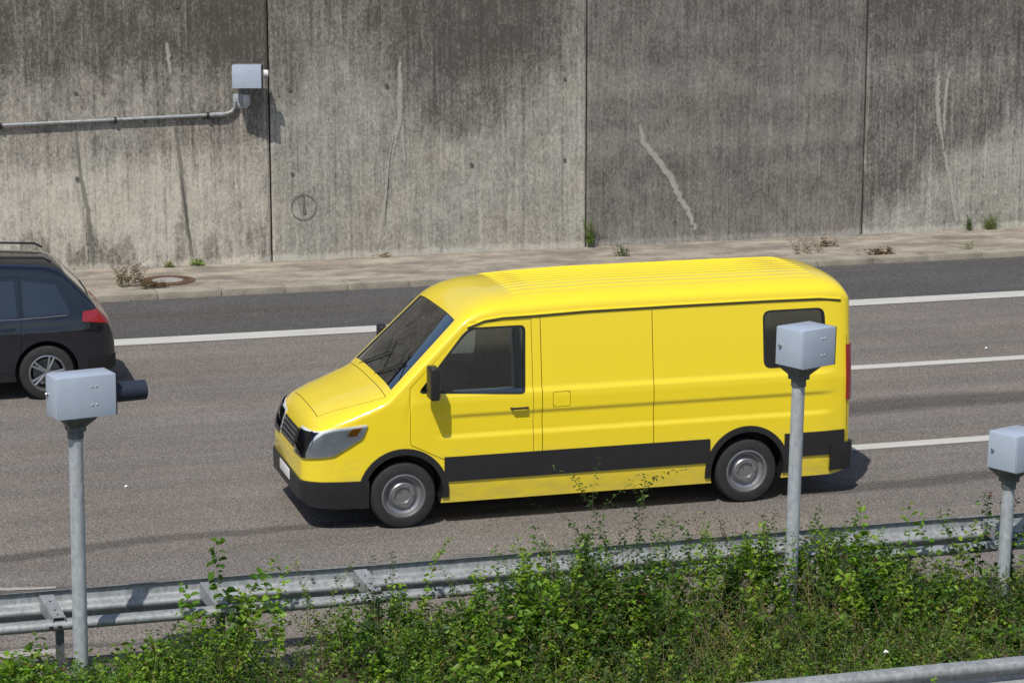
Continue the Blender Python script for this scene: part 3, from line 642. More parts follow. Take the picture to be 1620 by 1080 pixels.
# ---- yellow delivery van
def van():
    root = empty('delivery_van', (4.62, 24.84, 0)); tag(root, 'bright yellow delivery van with a long ribbed roof and black side strip', 'van')
    xs = [0, .02, .05, .09, .14, .2, .28, .38, .5, .62, .74, .82, .88] + list(np.arange(.94, 2.3, .06)) + list(np.arange(2.32, 5.5, .14)) + [5.6, 5.7, 5.78, 5.85, 5.91, 5.95, 5.98]
    sms = lambda a, b, x: float(sm(np.array(x), a, b))
    S = dict(split=1, x=xs, n=[(0, 2.2), (.5, 2.6), (.9, 3.0), (1.7, 3.2), (2.3, 2.7), (6, 2.7)],
        zb=[(0, .34), (.1, .28), (.6, .24), (5.8, .24), (5.98, .30)],
        zt=[(0, .74), (.03, .88), (.07, 1.0), (.12, 1.10), (.2, 1.17), (.35, 1.24), (.6, 1.32), (.82, 1.39), (.88, 1.42), (1.66, 2.16), (1.74, 2.22), (1.86, 2.28), (2.05, 2.335), (2.4, 2.375), (3.2, 2.40), (5.5, 2.40), (5.8, 2.385), (5.9, 2.35), (5.98, 2.24)],
        c=[(0, .10), (.1, .16), (.5, .16), (.88, .12), (1.66, .13), (2.1, .19), (2.4, .22), (5.9, .22), (5.98, .16)],
        hw=[(0, .70), (.02, .76), (.05, .80), (.1, .85), (.2, .90), (.4, .945), (.7, .975), (1.1, .99), (5.7, .985), (5.9, .965), (5.95, .94), (5.98, .90)],
        tum=lambda z: 1 - .03 * sms(.5, .2, z) * (z < .5) - float(np.interp(z, [0, .55, 1.0, 1.3, 2.2, 2.5], [0, 0, .0, .006, .10, .14])),
        crease=lambda x, z: (.016 * (1 - sms(1.365, 1.395, z)) - .020 * (1 - sms(1.135, 1.165, z)) + .014 * (1 - sms(.92, .96, z))) * sms(1.3, 1.6, x) * (1 - sms(5.6, 5.8, x)))
    Y = M['yellow']
    out = loft('body', S, 0, 60, 20); out.materials.append(Y)
    inn = boolean(loft('i', S, -.045, 60, 20), boxm((3.42, 0, 1.7), (4.9, 3, 1.5)), 'INTERSECT'); inn.materials.clear(); inn.materials.append(M['cabin'])
    sh = boolean(out, inn, 'DIFFERENCE', True)
    for ax in (1.02, 4.78):
        for s in (-1, 1):
            sh = boolean(sh, cyl(ax, .37, .415, min(s * .66, s * 1.2), max(s * .66, s * 1.2), M['black']), 'DIFFERENCE', True)
    W1 = [(1.20, 1.43), (2.30, 1.36), (2.32, 2.03), (1.78, 2.03), (1.70, 1.98)]
    W1 = rp(W1, .05); W2 = rp([(4.98, 1.47), (5.66, 1.47), (5.64, 2.04), (4.98, 2.04)], .07)
    WSv = [(.93, -.84), (1.63, -.74), (1.63, .74), (.93, .84)]
    def plan(poly, z0, z1, mat=None):
        mb = MB(); n = len(poly); mb.add([(x, y, z0) for x, y in poly] + [(x, y, z1) for x, y in poly], [tuple(range(n)), tuple(range(n, 2 * n))] + [(i, (i + 1) % n, (i + 1) % n + n, i + n) for i in range(n)])
        me = mb.mesh('cut'); me.materials.append(mat or M['black']); return me
    sh = boolean(sh, cutter(W1, -1.3, 1.3, M['black']), 'DIFFERENCE', True)
    sh = boolean(sh, cutter(W2, -1.3, 1.3, M['black']), 'DIFFERENCE', True)
    sh = boolean(sh, plan(WSv, 1.40, 2.6), 'DIFFERENCE', True)
    rb = [boxm((5.95, s * .42, 1.74), (.4, .62, .56), M['black']) for s in (-1, 1)]
    for b in rb: sh = boolean(sh, b, 'DIFFERENCE', True)
    D = [(1.50, .50), (2.40, .50), (2.40, 2.10), (1.76, 2.10), (1.10, 1.46), (1.10, .88), (1.46, .70)]
    doors = []
    for s in (-1, 1):
        c0, c1 = (-1.3, -.6) if s < 0 else (.6, 1.3)
        doors.append(boolean(sh.copy(), cutter(D, c0, c1), 'INTERSECT', True)); sh = boolean(sh, cutter(grow(D, .005), c0, c1, M['black']), 'DIFFERENCE', True)
    sh = boolean(sh, boxm((5.99, 0, 1.2), (.06, .008, 1.9), M['black']), 'DIFFERENCE', True)
    for s in (-1, 1): sh = boolean(sh, boxm((5.93, s * 1.0, 1.25), (.008, .2, 1.8), M['black']), 'DIFFERENCE', True)
    for xx in (2.50, 3.72):                                   # panel seams
        for s in (-1, 1): sh = boolean(sh, boxm((xx, s * 1.0, 1.38), (.007, .215, 1.5), M['black']), 'DIFFERENCE', True)
    ff = [(2.62, 1.19), (2.80, 1.19), (2.80, 1.34), (2.62, 1.34)]
    sh = boolean(sh, boolean(cutter(rp(grow(ff, .006), .03), -1.3, -.9), cutter(rp(ff, .03), -1.4, -.8), 'DIFFERENCE'), 'DIFFERENCE', True)
    bl = [(.20, -.60), (.86, -.86), (.86, .86), (.20, .60)]      # bonnet shut line
    sh = boolean(sh, boolean(plan([(.205, -.60), (.87, -.872), (.87, .872), (.205, .60)], 1.06, 1.8), plan([(.211, -.596), (.864, -.862), (.864, .862), (.211, .596)], 1.0, 1.9), 'DIFFERENCE'), 'DIFFERENCE', True)
    b = body_obj('body', sh, Y, root)
    for k in range(13):                                       # raised roof ribs
        y = -.72 + k * .12; pts = []
        for x in (2.16, 2.3, 2.6, 3.2, 4, 5, 5.62, 5.75):
            zt = interp(x, S['zt']); c = interp(x, S['c']); hw = interp(x, S['hw']); ws = hw * S['tum'](zt - c); n_ = 2.7
            t = abs(y) / ws; pts.append((x, y, zt - c + c * (1 - t ** n_) ** (1 / n_) - (.004 if 2.2 < x < 5.7 else .03)))
        mb = MB(); mb.tube(pts, .013, 8); mb.build('roof_rib', Y, b)
    for s in (-1, 1):                                         # drip rail
        pts = []
        for x in (1.72, 1.9, 2.1, 2.4, 3, 4, 5, 5.6, 5.85):
            zt = interp(x, S['zt']); c = interp(x, S['c']); z = zt - c - .005; pts.append((x, s * (interp(x, S['hw']) * S['tum'](z) + .008), z))
        mb = MB(); mb.tube(pts, .011, 8); mb.build('drip_rail', Y, b)
        mb = MB(); mb.tube([(x, y + s * .001, z - .017) for x, y, z in pts], .009, 8); mb.build('drip_channel', M['black'], b)
    gl = boolean(loft('g', S, -.010, 60, 20), loft('g', S, -.018, 60, 20), 'DIFFERENCE')
    dn = []
    for s, d in zip((-1, 1), doors):
        do = body_obj('door', d, Y, root); dn.append(do); c0, c1 = (-1.3, -.5) if s < 0 else (.5, 1.3)
        body_obj('side_window', boolean(gl.copy(), cutter(grow(W1, .004), c0, c1), 'INTERSECT'), M['glass'], do)
        body_obj('rear_side_window', boolean(gl.copy(), cutter(grow(W2, .004), c0, c1), 'INTERSECT'), M['glass'], root)
        mb = MB(); mb.tube([(2.16, s * 1.005, 1.2), (2.18, s * 1.03, 1.2), (2.32, s * 1.03, 1.2), (2.34, s * 1.005, 1.2)], .012, 8); mb.build('handle', M['black'], do)
        m_ = empty('mirror', (1.30, s * 1.0, 1.5)); m_.parent = do
        mb = MB(); mb.box((0, s * .15, .05), (.10, .20, .34)); mb.build('mirror_shell', M['black'], m_, bevel=.03, seg=3)
        mb = MB(); mb.box((.052, s * .15, .05), (.004, .16, .28)); mb.build('mirror_glass', M['chrome'], m_)
        mb = MB(); mb.tube([(0, -s * .04, -.05), (0, s * .08, -.05)], .025, 10); mb.build('mirror_arm', M['black'], m_)
    body_obj('windshield', boolean(gl.copy(), plan([(.91, -.86), (1.65, -.76), (1.65, .76), (.91, .86)], 1.38, 2.6), 'INTERSECT'), M['glass'], root)
    for b_ in rb:
        pass
    for s in (-1, 1):
        mb = MB(); mb.box((5.955, s * .42, 1.74), (.008, .60, .54)); mb.build('rear_window', M['glass'], root)
    # black side strip, front and rear bumpers, lamps: thick pieces standing just proud of the body
    def skin(off, cut, name, mat, par=root, ang=32):
        return body_obj(name, boolean(loft('s', S, off, 60, 20), cut, 'INTERSECT'), mat, par, ang)
    for s in (-1, 1):
        y0, y1 = (-1.3, -.90) if s < 0 else (.90, 1.3)
        for poly in ([(1.45, .47), (4.35, .47), (4.35, .73), (1.45, .73)], [(5.20, .47), (5.9, .47), (5.9, .73), (5.20, .73)]):
            skin(.016, cutter(poly, y0, y1), 'side_strip', M['black'])
        for ax in (1.02, 4.78):                                # black wheel-arch mouldings
            ring = [(ax + .475 * math.cos(t), .37 + .475 * math.sin(t)) for t in [math.pi * k / 28 for k in range(29)]]
            ring = [(ring[0][0], .30)] + ring + [(ring[-1][0], .30)]
            me = cutter(ring, *((-1.3, -.80) if s < 0 else (.80, 1.3))); me = boolean(me, cyl(ax, .37, .412, -1.4, 1.4), 'DIFFERENCE'); skin(.018, me, 'arch_moulding', M['black'])
        me = boolean(cutter(rp(grow([(1.2, 1.43), (2.30, 1.36), (2.32, 2.03), (1.78, 2.03), (1.70, 1.98)], .02), .06), *((-1.3, -.6) if s < 0 else (.6, 1.3))), cutter(W1, -1.4, 1.4), 'DIFFERENCE'); skin(.003, me, 'window_seal', M['black'], dn[0 if s < 0 else 1])
        me = boolean(cutter(rp(grow([(4.98, 1.47), (5.66, 1.47), (5.64, 2.04), (4.98, 2.04)], .022), .09), *((-1.3, -.6) if s < 0 else (.6, 1.3))), cutter(W2, -1.4, 1.4), 'DIFFERENCE'); skin(.003, me, 'window_seal', M['black'])
    fb = skin(.02, boxm((.17, 0, .385), (.98, 2.4, .29)), 'front_bumper', M['black'])
    for s in (-1, 1):
        pass
    skin(.03, boxm((5.9, 0, .44), (.34, 2.4, .30)), 'rear_bumper', M['black'])
    for s in (-1, 1):
        y0, y1 = (-1.3, -.40) if s < 0 else (.40, 1.3)
        HP = rp([(-.1, .76), (.30, .80), (.60, .98), (.66, 1.12), (.30, 1.085), (.1, 1.03), (-.1, .90)], .03)
        h = skin(.003, cutter(HP, y0, y1), 'headlight', M['lamp_bowl'])
        for yy, zz, rr in ((.56, .90, .085), (.76, .94, .095)):
            mb = MB(); mb.lathe([(.0005, -.4), (rr, -.4), (rr, .7), (.0005, .7)], 'x', 28, (.1, s * yy, zz)); skin(.007, mb.mesh('cut'), 'reflector', M['chrome'], h)
            mb = MB(); mb.lathe([(.0005, -.4), (rr * .5, -.4), (rr * .5, .7), (.0005, .7)], 'x', 24, (.1, s * yy, zz)); skin(.010, mb.mesh('cut'), 'bulb_glass', M['white'], h)
        skin(.007, cutter([(.44, 1.0), (.54, 1.0), (.60, 1.09), (.50, 1.08)], y0, y1), 'indicator', M['amber'], h)
        me = boolean(loft('s', S, .017, 60, 20), loft('s', S, .013, 60, 20), 'DIFFERENCE'); body_obj('lens', boolean(me, cutter(HP, y0, y1), 'INTERSECT'), M['lens'], h)
        skin(.012, boxm((5.97, s * .90, 1.35), (.12, .20, .60)), 'tail_light', M['red'])
    gz = MB()
    g = skin(.008, boxm((.0, 0, .88), (.5, .72, .19)), 'grille', M['black'])
    mb = MB()
    for z in (.815, .86, .905, .95): mb.box((.006 + (z - .80) * .33, 0, z), (.03, .68, .016))
    mb.build('grille_bar', M['chrome'], g)
    mb = MB(); mb.box((-.03, 0, .47), (.008, .52, .11)); mb.build('number_plate', M['white'], fb, bevel=.003)
    mb = MB(); mb.box((6.02, 0, .60), (.008, .52, .11)); mb.build('number_plate', M['white'], root, bevel=.003)
    for y in (-.5, .12):
        mb = MB(); mb.tube([(.90, y + .45, 1.42), (.95, y + .30, 1.49), (1.12, y - .1, 1.66)], .008, 6); mb.tube([(.99, y - .2, 1.555), (1.2, y + .1, 1.75)], .007, 6); mb.build('wiper', M['black'], root)
    for s in (-1, 1):
        wheel(root, 1.02, s * .88, .345, .345, .21, s, M['steel_rim'], 0, False); wheel(root, 4.78, s * .88, .345, .345, .21, s, M['steel_rim'], 0, False)
    mb = MB(); mb.box((2.9, 0, .26), (5.0, 1.1, .12)); mb.tube([(1.02, -.8, .34), (1.02, .8, .34)], .05, 10); mb.tube([(4.78, -.8, .34), (4.78, .8, .34)], .06, 10); mb.build('chassis', M['black'], root)
    # cab interior
    mb = MB(); mb.box((1.15, 0, 1.12), (.42, 1.72, .44)); mb.box((1.32, -.45, 1.36), (.2, .42, .12)); mb.build('dashboard', M['seat'], root, bevel=.04)
    for y in (-.48, .1, .55):
        st = empty('seat', (2.0, y, .95)); st.parent = root
        mb = MB(); mb.box((0, 0, .08), (.50, .44, .16)); mb.build('seat_cushion', M['seat'], st, bevel=.04)
        mb = MB(); mb.box((.28, 0, .40), (.14, .44, .60), Matrix.Rotation(R(10), 3, 'Y')); mb.build('seat_back', M['seat'], st, bevel=.05)
        mb = MB(); mb.box((.36, 0, .80), (.09, .24, .18), Matrix.Rotation(R(10), 3, 'Y')); mb.build('headrest', M['seat'], st, bevel=.03)
    mb = MB(); c = Vector((1.52, -.48, 1.38)); rot = Matrix.Rotation(R(-55), 3, 'Y')
    mb.tube([c + rot @ Vector((0, .2 * math.cos(t), .2 * math.sin(t))) for t in [2 * math.pi * k / 28 for k in range(29)]], .014, 8, False)
    mb.tube([c + rot @ Vector((0, -.2, 0)), c + rot @ Vector((0, .2, 0))], .014, 6); mb.tube([c, c + Vector((-.25, 0, -.12))], .025, 8); mb.build('steering_wheel', M['black'], root)
    return root
van()

# ---- dark car leaving on the left
def car():
    root = empty('parked_car', (-1.12, 31.87, 0)); root.name = 'dark_car'; tag(root, 'black blue estate car half out of the picture, alloy wheels, red tail light', 'car')
    xs = [0, .03, .07, .13, .2, .3, .45, .6, .8, 1.0, 1.15, 1.22] + list(np.arange(1.3, 2.1, .08)) + list(np.arange(2.15, 3.9, .15)) + [3.95, 4.0, 4.06, 4.12, 4.2, 4.28, 4.36, 4.44, 4.5, 4.56, 4.6, 4.64, 4.67, 4.7]
    sms = lambda a, b, x: float(sm(np.array(x), a, b))
    S = dict(x=xs, n=[(0, 2.3), (1.2, 2.8), (2, 2.8), (4.7, 2.6)], zb=[(0, .34), (.3, .24), (4.4, .25), (4.7, .36)],
        zt=[(0, .66), (.04, .78), (.1, .86), (.3, .96), (.6, 1.03), (1.0, 1.10), (1.2, 1.15), (2.0, 1.62), (2.2, 1.70), (2.6, 1.745), (3.2, 1.75), (3.8, 1.71), (3.98, 1.68), (4.08, 1.63), (4.42, 1.28), (4.5, 1.14), (4.58, 1.06), (4.64, .98), (4.7, .80)],
        c=[(0, .1), (.3, .13), (1.2, .10), (2.0, .10), (2.6, .13), (4.0, .13), (4.5, .12), (4.7, .14)],
        hw=[(0, .62), (.04, .72), (.1, .79), (.25, .86), (.6, .92), (1.2, .945), (3.9, .94), (4.3, .91), (4.5, .87), (4.6, .82), (4.66, .76), (4.7, .70)],
        tum=lambda z: 1 - .04 * (1 - sms(.2, .5, z)) - float(np.interp(z, [0, .85, 1.02, 1.08, 1.62, 1.8], [0, 0, .02, .045, .20, .25])),
        crease=lambda x, z: .012 * math.exp(-((z - .86) / .04) ** 2) * (.3 < x < 4.5))
    out = loft('body', S, 0, 34, 16); out.materials.append(M['car'])
    inn = boolean(loft('i', S, -.05, 34, 16), boxm((2.85, 0, 1.4), (3.1, 3, .9)), 'INTERSECT'); inn.materials.clear(); inn.materials.append(M['cabin'])
    sh = boolean(out, inn, 'DIFFERENCE', True)
    for ax in (.92, 3.82):
        for s in (-1, 1): sh = boolean(sh, cyl(ax, .36, .40, min(s * .6, s * 1.2), max(s * .6, s * 1.2), M['car_trim']), 'DIFFERENCE', True)
    win = [[(1.75, 1.08), (2.60, 1.06), (2.62, 1.52), (2.28, 1.50), (2.05, 1.42)], [(2.70, 1.06), (3.48, 1.06), (3.46, 1.52), (2.72, 1.525)], [(3.56, 1.06), (4.15, 1.09), (3.98, 1.45), (3.55, 1.515)]]
    for w_ in win: sh = boolean(sh, cutter(w_, -1.3, 1.3, M['car_trim']), 'DIFFERENCE', True)
    def plan(poly, z0, z1):
        mb = MB(); n = len(poly); mb.add([(x, y, z0) for x, y in poly] + [(x, y, z1) for x, y in poly], [tuple(range(n)), tuple(range(n, 2 * n))] + [(i, (i + 1) % n, (i + 1) % n + n, i + n) for i in range(n)])
        me = mb.mesh('cut'); me.materials.append(M['car_trim']); return me
    P1 = [(1.28, -.78), (1.96, -.64), (1.96, .64), (1.28, .78)]; P2 = [(4.10, -.60), (4.40, -.68), (4.40, .68), (4.10, .60)]
    sh = boolean(sh, plan(P1, 1.12, 2), 'DIFFERENCE', True); sh = boolean(sh, plan(P2, 1.12, 2), 'DIFFERENCE', True)
    doors = []
    for pd in ([(1.55, .36), (2.65, .36), (2.65, 1.56), (2.2, 1.56), (1.55, 1.10)], [(2.67, .36), (3.44, .36), (3.52, .78), (3.52, 1.56), (2.67, 1.56)]):
        for s in (-1, 1):
            c0, c1 = (-1.3, -.55) if s < 0 else (.55, 1.3)
            doors.append((s, pd, boolean(sh.copy(), cutter(pd, c0, c1), 'INTERSECT', True))); sh = boolean(sh, cutter(grow(pd, .004), c0, c1, M['car_trim']), 'DIFFERENCE', True)
    body_obj('body', sh, M['car'], root)
    for s, pd, d in doors:
        do = body_obj('door', d, M['car'], root); xh = max(p[0] for p in pd) - .18
        mb = MB(); mb.tube([(xh - .07, s * .935, .93), (xh - .05, s * .962, .93), (xh + .07, s * .962, .93), (xh + .09, s * .935, .93)], .012, 8); mb.build('handle', M['car'], do)
    gl = boolean(loft('g', S, -.008, 34, 16), loft('g', S, -.016, 34, 16), 'DIFFERENCE')
    for w_ in win:
        for s in (-1, 1): body_obj('side_window', boolean(gl.copy(), cutter(grow(w_, .004), *((-1.3, -.4) if s < 0 else (.4, 1.3))), 'INTERSECT'), M['dark_glass'], root)
    body_obj('windshield', boolean(gl.copy(), plan(P1, 1.12, 2), 'INTERSECT'), M['dark_glass'], root)
    body_obj('rear_window', boolean(gl.copy(), plan(P2, 1.12, 2), 'INTERSECT'), M['dark_glass'], root)
    def skin(off, cut, name, mat):
        me = boolean(loft('s', S, off, 34, 16), cut, 'INTERSECT'); me.materials.clear(); return body_obj(name, me, mat, root)
    for s in (-1, 1):
        y0, y1 = (-1.3, -.48) if s < 0 else (.48, 1.3)
        skin(.006, cutter([(4.28, .98), (4.8, .90), (4.8, 1.06), (4.50, 1.12), (4.30, 1.10)], y0, y1), 'tail_light', M['red'])
        skin(.006, cutter([(-.1, .66), (.4, .78), (.46, .90), (.2, .88), (-.1, .78)], y0, y1), 'headlight', M['lamp'])
        mb = MB(); pts = [(x, s * (.94 * S['tum'](1.045) + .006), 1.045 + (.0 if x < 3.6 else (x - 3.6) * .05)) for x in (1.7, 2.3, 2.9, 3.5, 3.9, 4.1)]; mb.tube(pts, .007, 6); mb.build('belt_trim', M['chrome'], root)
        mb = MB(); mb.tube([(2.35, s * .62, 1.74), (2.45, s * .62, 1.79), (3.2, s * .62, 1.80), (3.85, s * .61, 1.765), (3.95, s * .61, 1.71)], .015, 8); mb.build('roof_rail', M['car_trim'], root)
        m_ = MB(); m_.box((1.72, s * 1.02, 1.10), (.12, .2, .14)); m_.build('mirror', M['car'], root, bevel=.03, seg=3)
        for ax in (.92, 3.82): wheel(root, ax, s * .83, .345, .345, .225, s, M['alloy'], 5, False)
    skin(.012, boxm((4.6, 0, .42), (.5, 2.4, .18)), 'rear_bumper', M['car_trim']); skin(.012, boxm((.1, 0, .42), (.5, 2.4, .18)), 'front_bumper', M['car_trim'])
    mb = MB(); mb.box((4.715, 0, .72), (.008, .52, .11)); mb.build('number_plate', M['white'], root)
    mb = MB(); mb.box((2.35, 0, .28), (4.0, 1.1, .1)); mb.build('chassis', M['black'], root)
    for x, y in ((2.3, -.4), (2.3, .4)):
        mb = MB(); mb.box((x, y, 1.0), (.5, .46, .14)); mb.box((x + .28, y, 1.22), (.14, .44, .46)); mb.build('seat', M['seat'], root, bevel=.04)
car()

# ------------------------------------------------------------------ plants
PAL = {'bright': [(.17, .31, .022), (.125, .25, .02), (.23, .36, .035), (.08, .17, .018)], 'dark': [(.05, .11, .02), (.07, .15, .025), (.035, .08, .018), (.10, .19, .03)],
       'fine': [(.14, .23, .03), (.20, .26, .045), (.09, .16, .025), (.25, .28, .06)], 'brown': [(.16, .085, .04), (.10, .055, .03), (.20, .13, .06)], 'olive': [(.10, .11, .035), (.07, .08, .03), (.15, .12, .05)]}
LT = np.array([(0, 0, 0), (.30, .5, .10), (.68, .40, .07), (1, 0, -.10), (.68, -.40, .07), (.30, -.5, .10)])
def plants(name, base, h, lean, az, size, dens, pal, parent=None, aspect=.62, t0=.12, r0=.004, droop=.15, pairs=True, brown=.02, stem_mat=None, lift=.35):
    """shoots with leaves along them; all arguments per shoot (arrays), built as one mesh (leaves + stems)"""
    base = np.atleast_2d(np.array(base, float)); Nn = len(base)
    A = lambda v: np.broadcast_to(np.array(v, float), (Nn,)).copy()
    h, lean, az, size, dens, r0, droop, t0 = map(A, (h, lean, az, size, dens, r0, droop, t0))
    K = 8; wob = rng.normal(0, .04, (Nn, 3, 2))
    def P(i, t):
        hh = h[i]; q = t ** 1.7 * lean[i] * hh; w = np.sin(t * 5)[:, None] * wob[i, 0] * hh[:, None] + np.sin(t * 11)[:, None] * wob[i, 1] * .5 * hh[:, None]
        z = hh * (t - droop[i] * t * t * (lean[i] + .1))
        return base[i] + np.stack([np.cos(az[i]) * q + w[:, 0], np.sin(az[i]) * q + w[:, 1], z], 1)
    V = []; F = []; C = []; FM = []; off = 0
    ts = np.linspace(0, 1, K); idx = np.repeat(np.arange(Nn), K); pp = P(idx, np.tile(ts, Nn)).reshape(Nn, K, 3)
    rad = (r0[:, None] * (1 - .75 * ts)[None]); ang = np.array([0, 2.09, 4.19])
    ring = pp[:, :, None, :] + rad[:, :, None, None] * np.stack([np.cos(ang), np.sin(ang), 0 * ang], 1)[None, None]
    V.append(ring.reshape(-1, 3)); C.append(np.tile((.08, .10, .03), (Nn * K * 3, 1)))
    a = (np.arange(Nn)[:, None, None] * K + np.arange(K - 1)[None, :, None]) * 3; k = np.arange(3)[None, None]; k2 = (k + 1) % 3
    F.append(np.stack([a + k, a + k2, a + 3 + k2, a + 3 + k], -1).reshape(-1, 4)); FM.append(np.ones(len(F[-1]), int)); off = Nn * K * 3
    nl = np.maximum(2, (dens * h * 1.0).astype(int)); li = np.repeat(np.arange(Nn), nl); M_ = len(li)
    order = np.concatenate([np.arange(n_) for n_ in nl]); tt = t0[li] + (1 - t0[li]) * ((order // 2 * 2 if pairs else order) + .5 + rng.random(M_) * .5) / nl[li]; tt = np.clip(tt, 0, 1)
    yaw = (order // 2) * 1.57 + (order % 2) * math.pi + rng.normal(0, .45, M_) + az[li] if pairs else order * 2.4 + rng.normal(0, .5, M_)
    pitch = lift - .55 * (1 - tt) + rng.normal(0, .38, M_); roll = rng.normal(0, .45, M_)
    sz = size[li] * (1.05 - .45 * tt) * rng.uniform(.65, 1.25, M_)
    L = LT[None].repeat(M_, 0).copy(); L[:, :, 1] *= aspect; L[:, 3, 2] -= rng.random(M_) * .22; L *= sz[:, None, None]
    cr, sr = np.cos(roll), np.sin(roll); y, z = L[..., 1].copy(), L[..., 2].copy(); L[..., 1] = y * cr[:, None] - z * sr[:, None]; L[..., 2] = y * sr[:, None] + z * cr[:, None]
    L[..., 0] += sz[:, None] * .25
    cp, sp_ = np.cos(pitch), np.sin(pitch); x, z = L[..., 0].copy(), L[..., 2].copy(); L[..., 0] = x * cp[:, None] - z * sp_[:, None]; L[..., 2] = x * sp_[:, None] + z * cp[:, None]
    cy, sy = np.cos(yaw), np.sin(yaw); x, y = L[..., 0].copy(), L[..., 1].copy(); L[..., 0] = x * cy[:, None] - y * sy[:, None]; L[..., 1] = x * sy[:, None] + y * cy[:, None]
    L += P(li, tt)[:, None]
    if isinstance(pal, str): pal = [pal] * Nn
    pals = {k_: np.array(v_) for k_, v_ in PAL.items()}; pc = np.array([pals[p][rng.integers(0, len(pals[p]))] for p in pal])
    c = pc[li] * rng.uniform(.72, 1.3, (M_, 1)) * rng.uniform(.92, 1.08, (M_, 3)); br = rng.random(M_) < brown; c[br] = np.array(PAL['brown'])[rng.integers(0, 3, br.sum())]
    V.append(L.reshape(-1, 3)); C.append(np.repeat(c, 6, 0)); b = np.arange(M_)[:, None] * 6 + off
    F.append(np.concatenate([b + np.array([[0, 1, 2, 3]]), b + np.array([[0, 3, 4, 5]])], 0)); FM.append(np.zeros(2 * M_, int))
    me = np_mesh(name, np.concatenate(V), [np.concatenate(F)], [M['leaf'], stem_mat or M['stem']], np.concatenate(FM), np.concatenate(C))
    return link(name, me, None, parent), P

def Hgt(x, y):
    return Hgt0(x, y) * (1 + 1.0 * np.clip(vnoise(x + 40, y, 1.5, 1.5, 91, 3), -.32, .32))
def Hgt0(x, y):
    back = np.interp(x, [0, 2.35, 2.75, 3.3, 4.0, 4.6, 5.2, 5.6, 6.3, 7.3, 8.6, 9.0, 9.5, 12], [.46, .50, .68, .78, .66, .70, .72, .84, .95, .92, .90, .74, .50, .52])
    front = np.interp(x, [0, 3, 5, 8, 12], [.46, .50, .46, .40, .44])
    return front + (back - front) * sm(y, 18.3, 19.1) * sm(-y, -19.80, -19.55) + (y > 19.6) * -.05
# mound of soil under the plants
gx = np.linspace(-30, 40, 281); gy = np.linspace(16.62, 19.86, 28); X, Y_ = np.meshgrid(gx, gy, indexing='ij'); Zg = .10 * sm(Y_, 16.62, 17.0) * sm(-Y_, -19.86, -19.5) + .05 * vnoise(X + 40, Y_, 1.5, 1.5, 5) - .025
I = np.arange(281 * 28).reshape(281, 28); F = np.stack([I[:-1, :-1], I[1:, :-1], I[1:, 1:], I[:-1, 1:]], -1).reshape(-1, 4)
o = link('soil_bank', np_mesh('soil_bank', np.stack([X, Y_, Zg], -1).reshape(-1, 3), [F], [M['soil']])); tag(o, kind='structure')
def scatter(n, x0, x1, y0, y1): return rng.uniform(x0, x1, n), rng.uniform(y0, y1, n)
def mass(name, label, cat, n, box, pick, seed):
    x, y = scatter(n, *box); z = vnoise(x + 40, y, 1.1, 1.1, seed, 3)
    keep = pick(x, y, z + rng.normal(0, .05, n)); x, y, z = x[keep], y[keep], z[keep]; return x, y
GB = (-2.5, 13, 16.68, 19.72)
def spacing_ok(x, y):                      # keep the pole feet readable
    k = np.ones(len(x), bool); k &= ~((np.abs(x - 8.0) < .14) & (y > 19.0) & (y < 19.5) & (rng.random(len(x)) < .75))
    for px in (1.875, 8.09, 10.13): k &= ~((np.abs(x - px) < .10) & (np.abs(y - 19.45) < .12))
    k &= ~((np.abs(x - 1.875) < .16) & (y < 19.45) & (y > 19.1)) | (rng.random(len(x)) < .5)
    return k
# broad-leaved undergrowth
x, y = mass('', '', '', 5200, GB, lambda x, y, z: (z > -.03) & spacing_ok(x, y) & ((y > 18.2) | (rng.random(len(x)) < .45) | (x < 5)), 61)
h = Hgt(x, y) * rng.uniform(.62, 1.18, len(x)); n_ = len(x)
x = np.concatenate([x, rng.uniform(.2, 2.7, 420)]); y = np.concatenate([y, rng.uniform(18.6, 19.5, 420)]); k = spacing_ok(x, y); x, y = x[k], y[k]; n_ = len(x); h = Hgt(x, y) * rng.uniform(.62, 1.12, n_)
o, _ = plants('undergrowth', np.stack([x, y, np.zeros(n_)], 1), h, rng.uniform(.05, .55, n_), rng.uniform(0, 6.28, n_), np.where(vnoise(x + 40, y, .9, .9, 17, 3) > .05, 1.35, .85) * rng.uniform(.055, .082, n_), rng.uniform(34, 52, n_),
    [('bright' if rng.random() < (.75 if xx < 5.3 else .5) else 'dark') for xx in x], t0=.25)
tag(o, 'dense leafy green undergrowth with broad leaves between the guardrails', 'undergrowth', kind='stuff')
# dark small-leaved brambles
x, y = mass('', '', '', 4800, GB, lambda x, y, z: (z < .02) & spacing_ok(x, y) & (((x > 2.4) & (y > 18.1)) | (rng.random(len(x)) < .3)), 62)
h = Hgt(x, y) * rng.uniform(.55, 1.12, len(x)); n_ = len(x)
o, _ = plants('brambles', np.stack([x, y, np.zeros(n_)], 1), h, rng.uniform(.1, .9, n_), rng.uniform(0, 6.28, n_), rng.uniform(.036, .054, n_), rng.uniform(60, 90, n_),
    [('dark' if rng.random() < .65 else 'olive' if rng.random() < .4 else 'bright') for xx in x], t0=.2, aspect=.55)
tag(o, 'dark small leaved bramble thicket in front of the guardrail', 'brambles', kind='stuff')
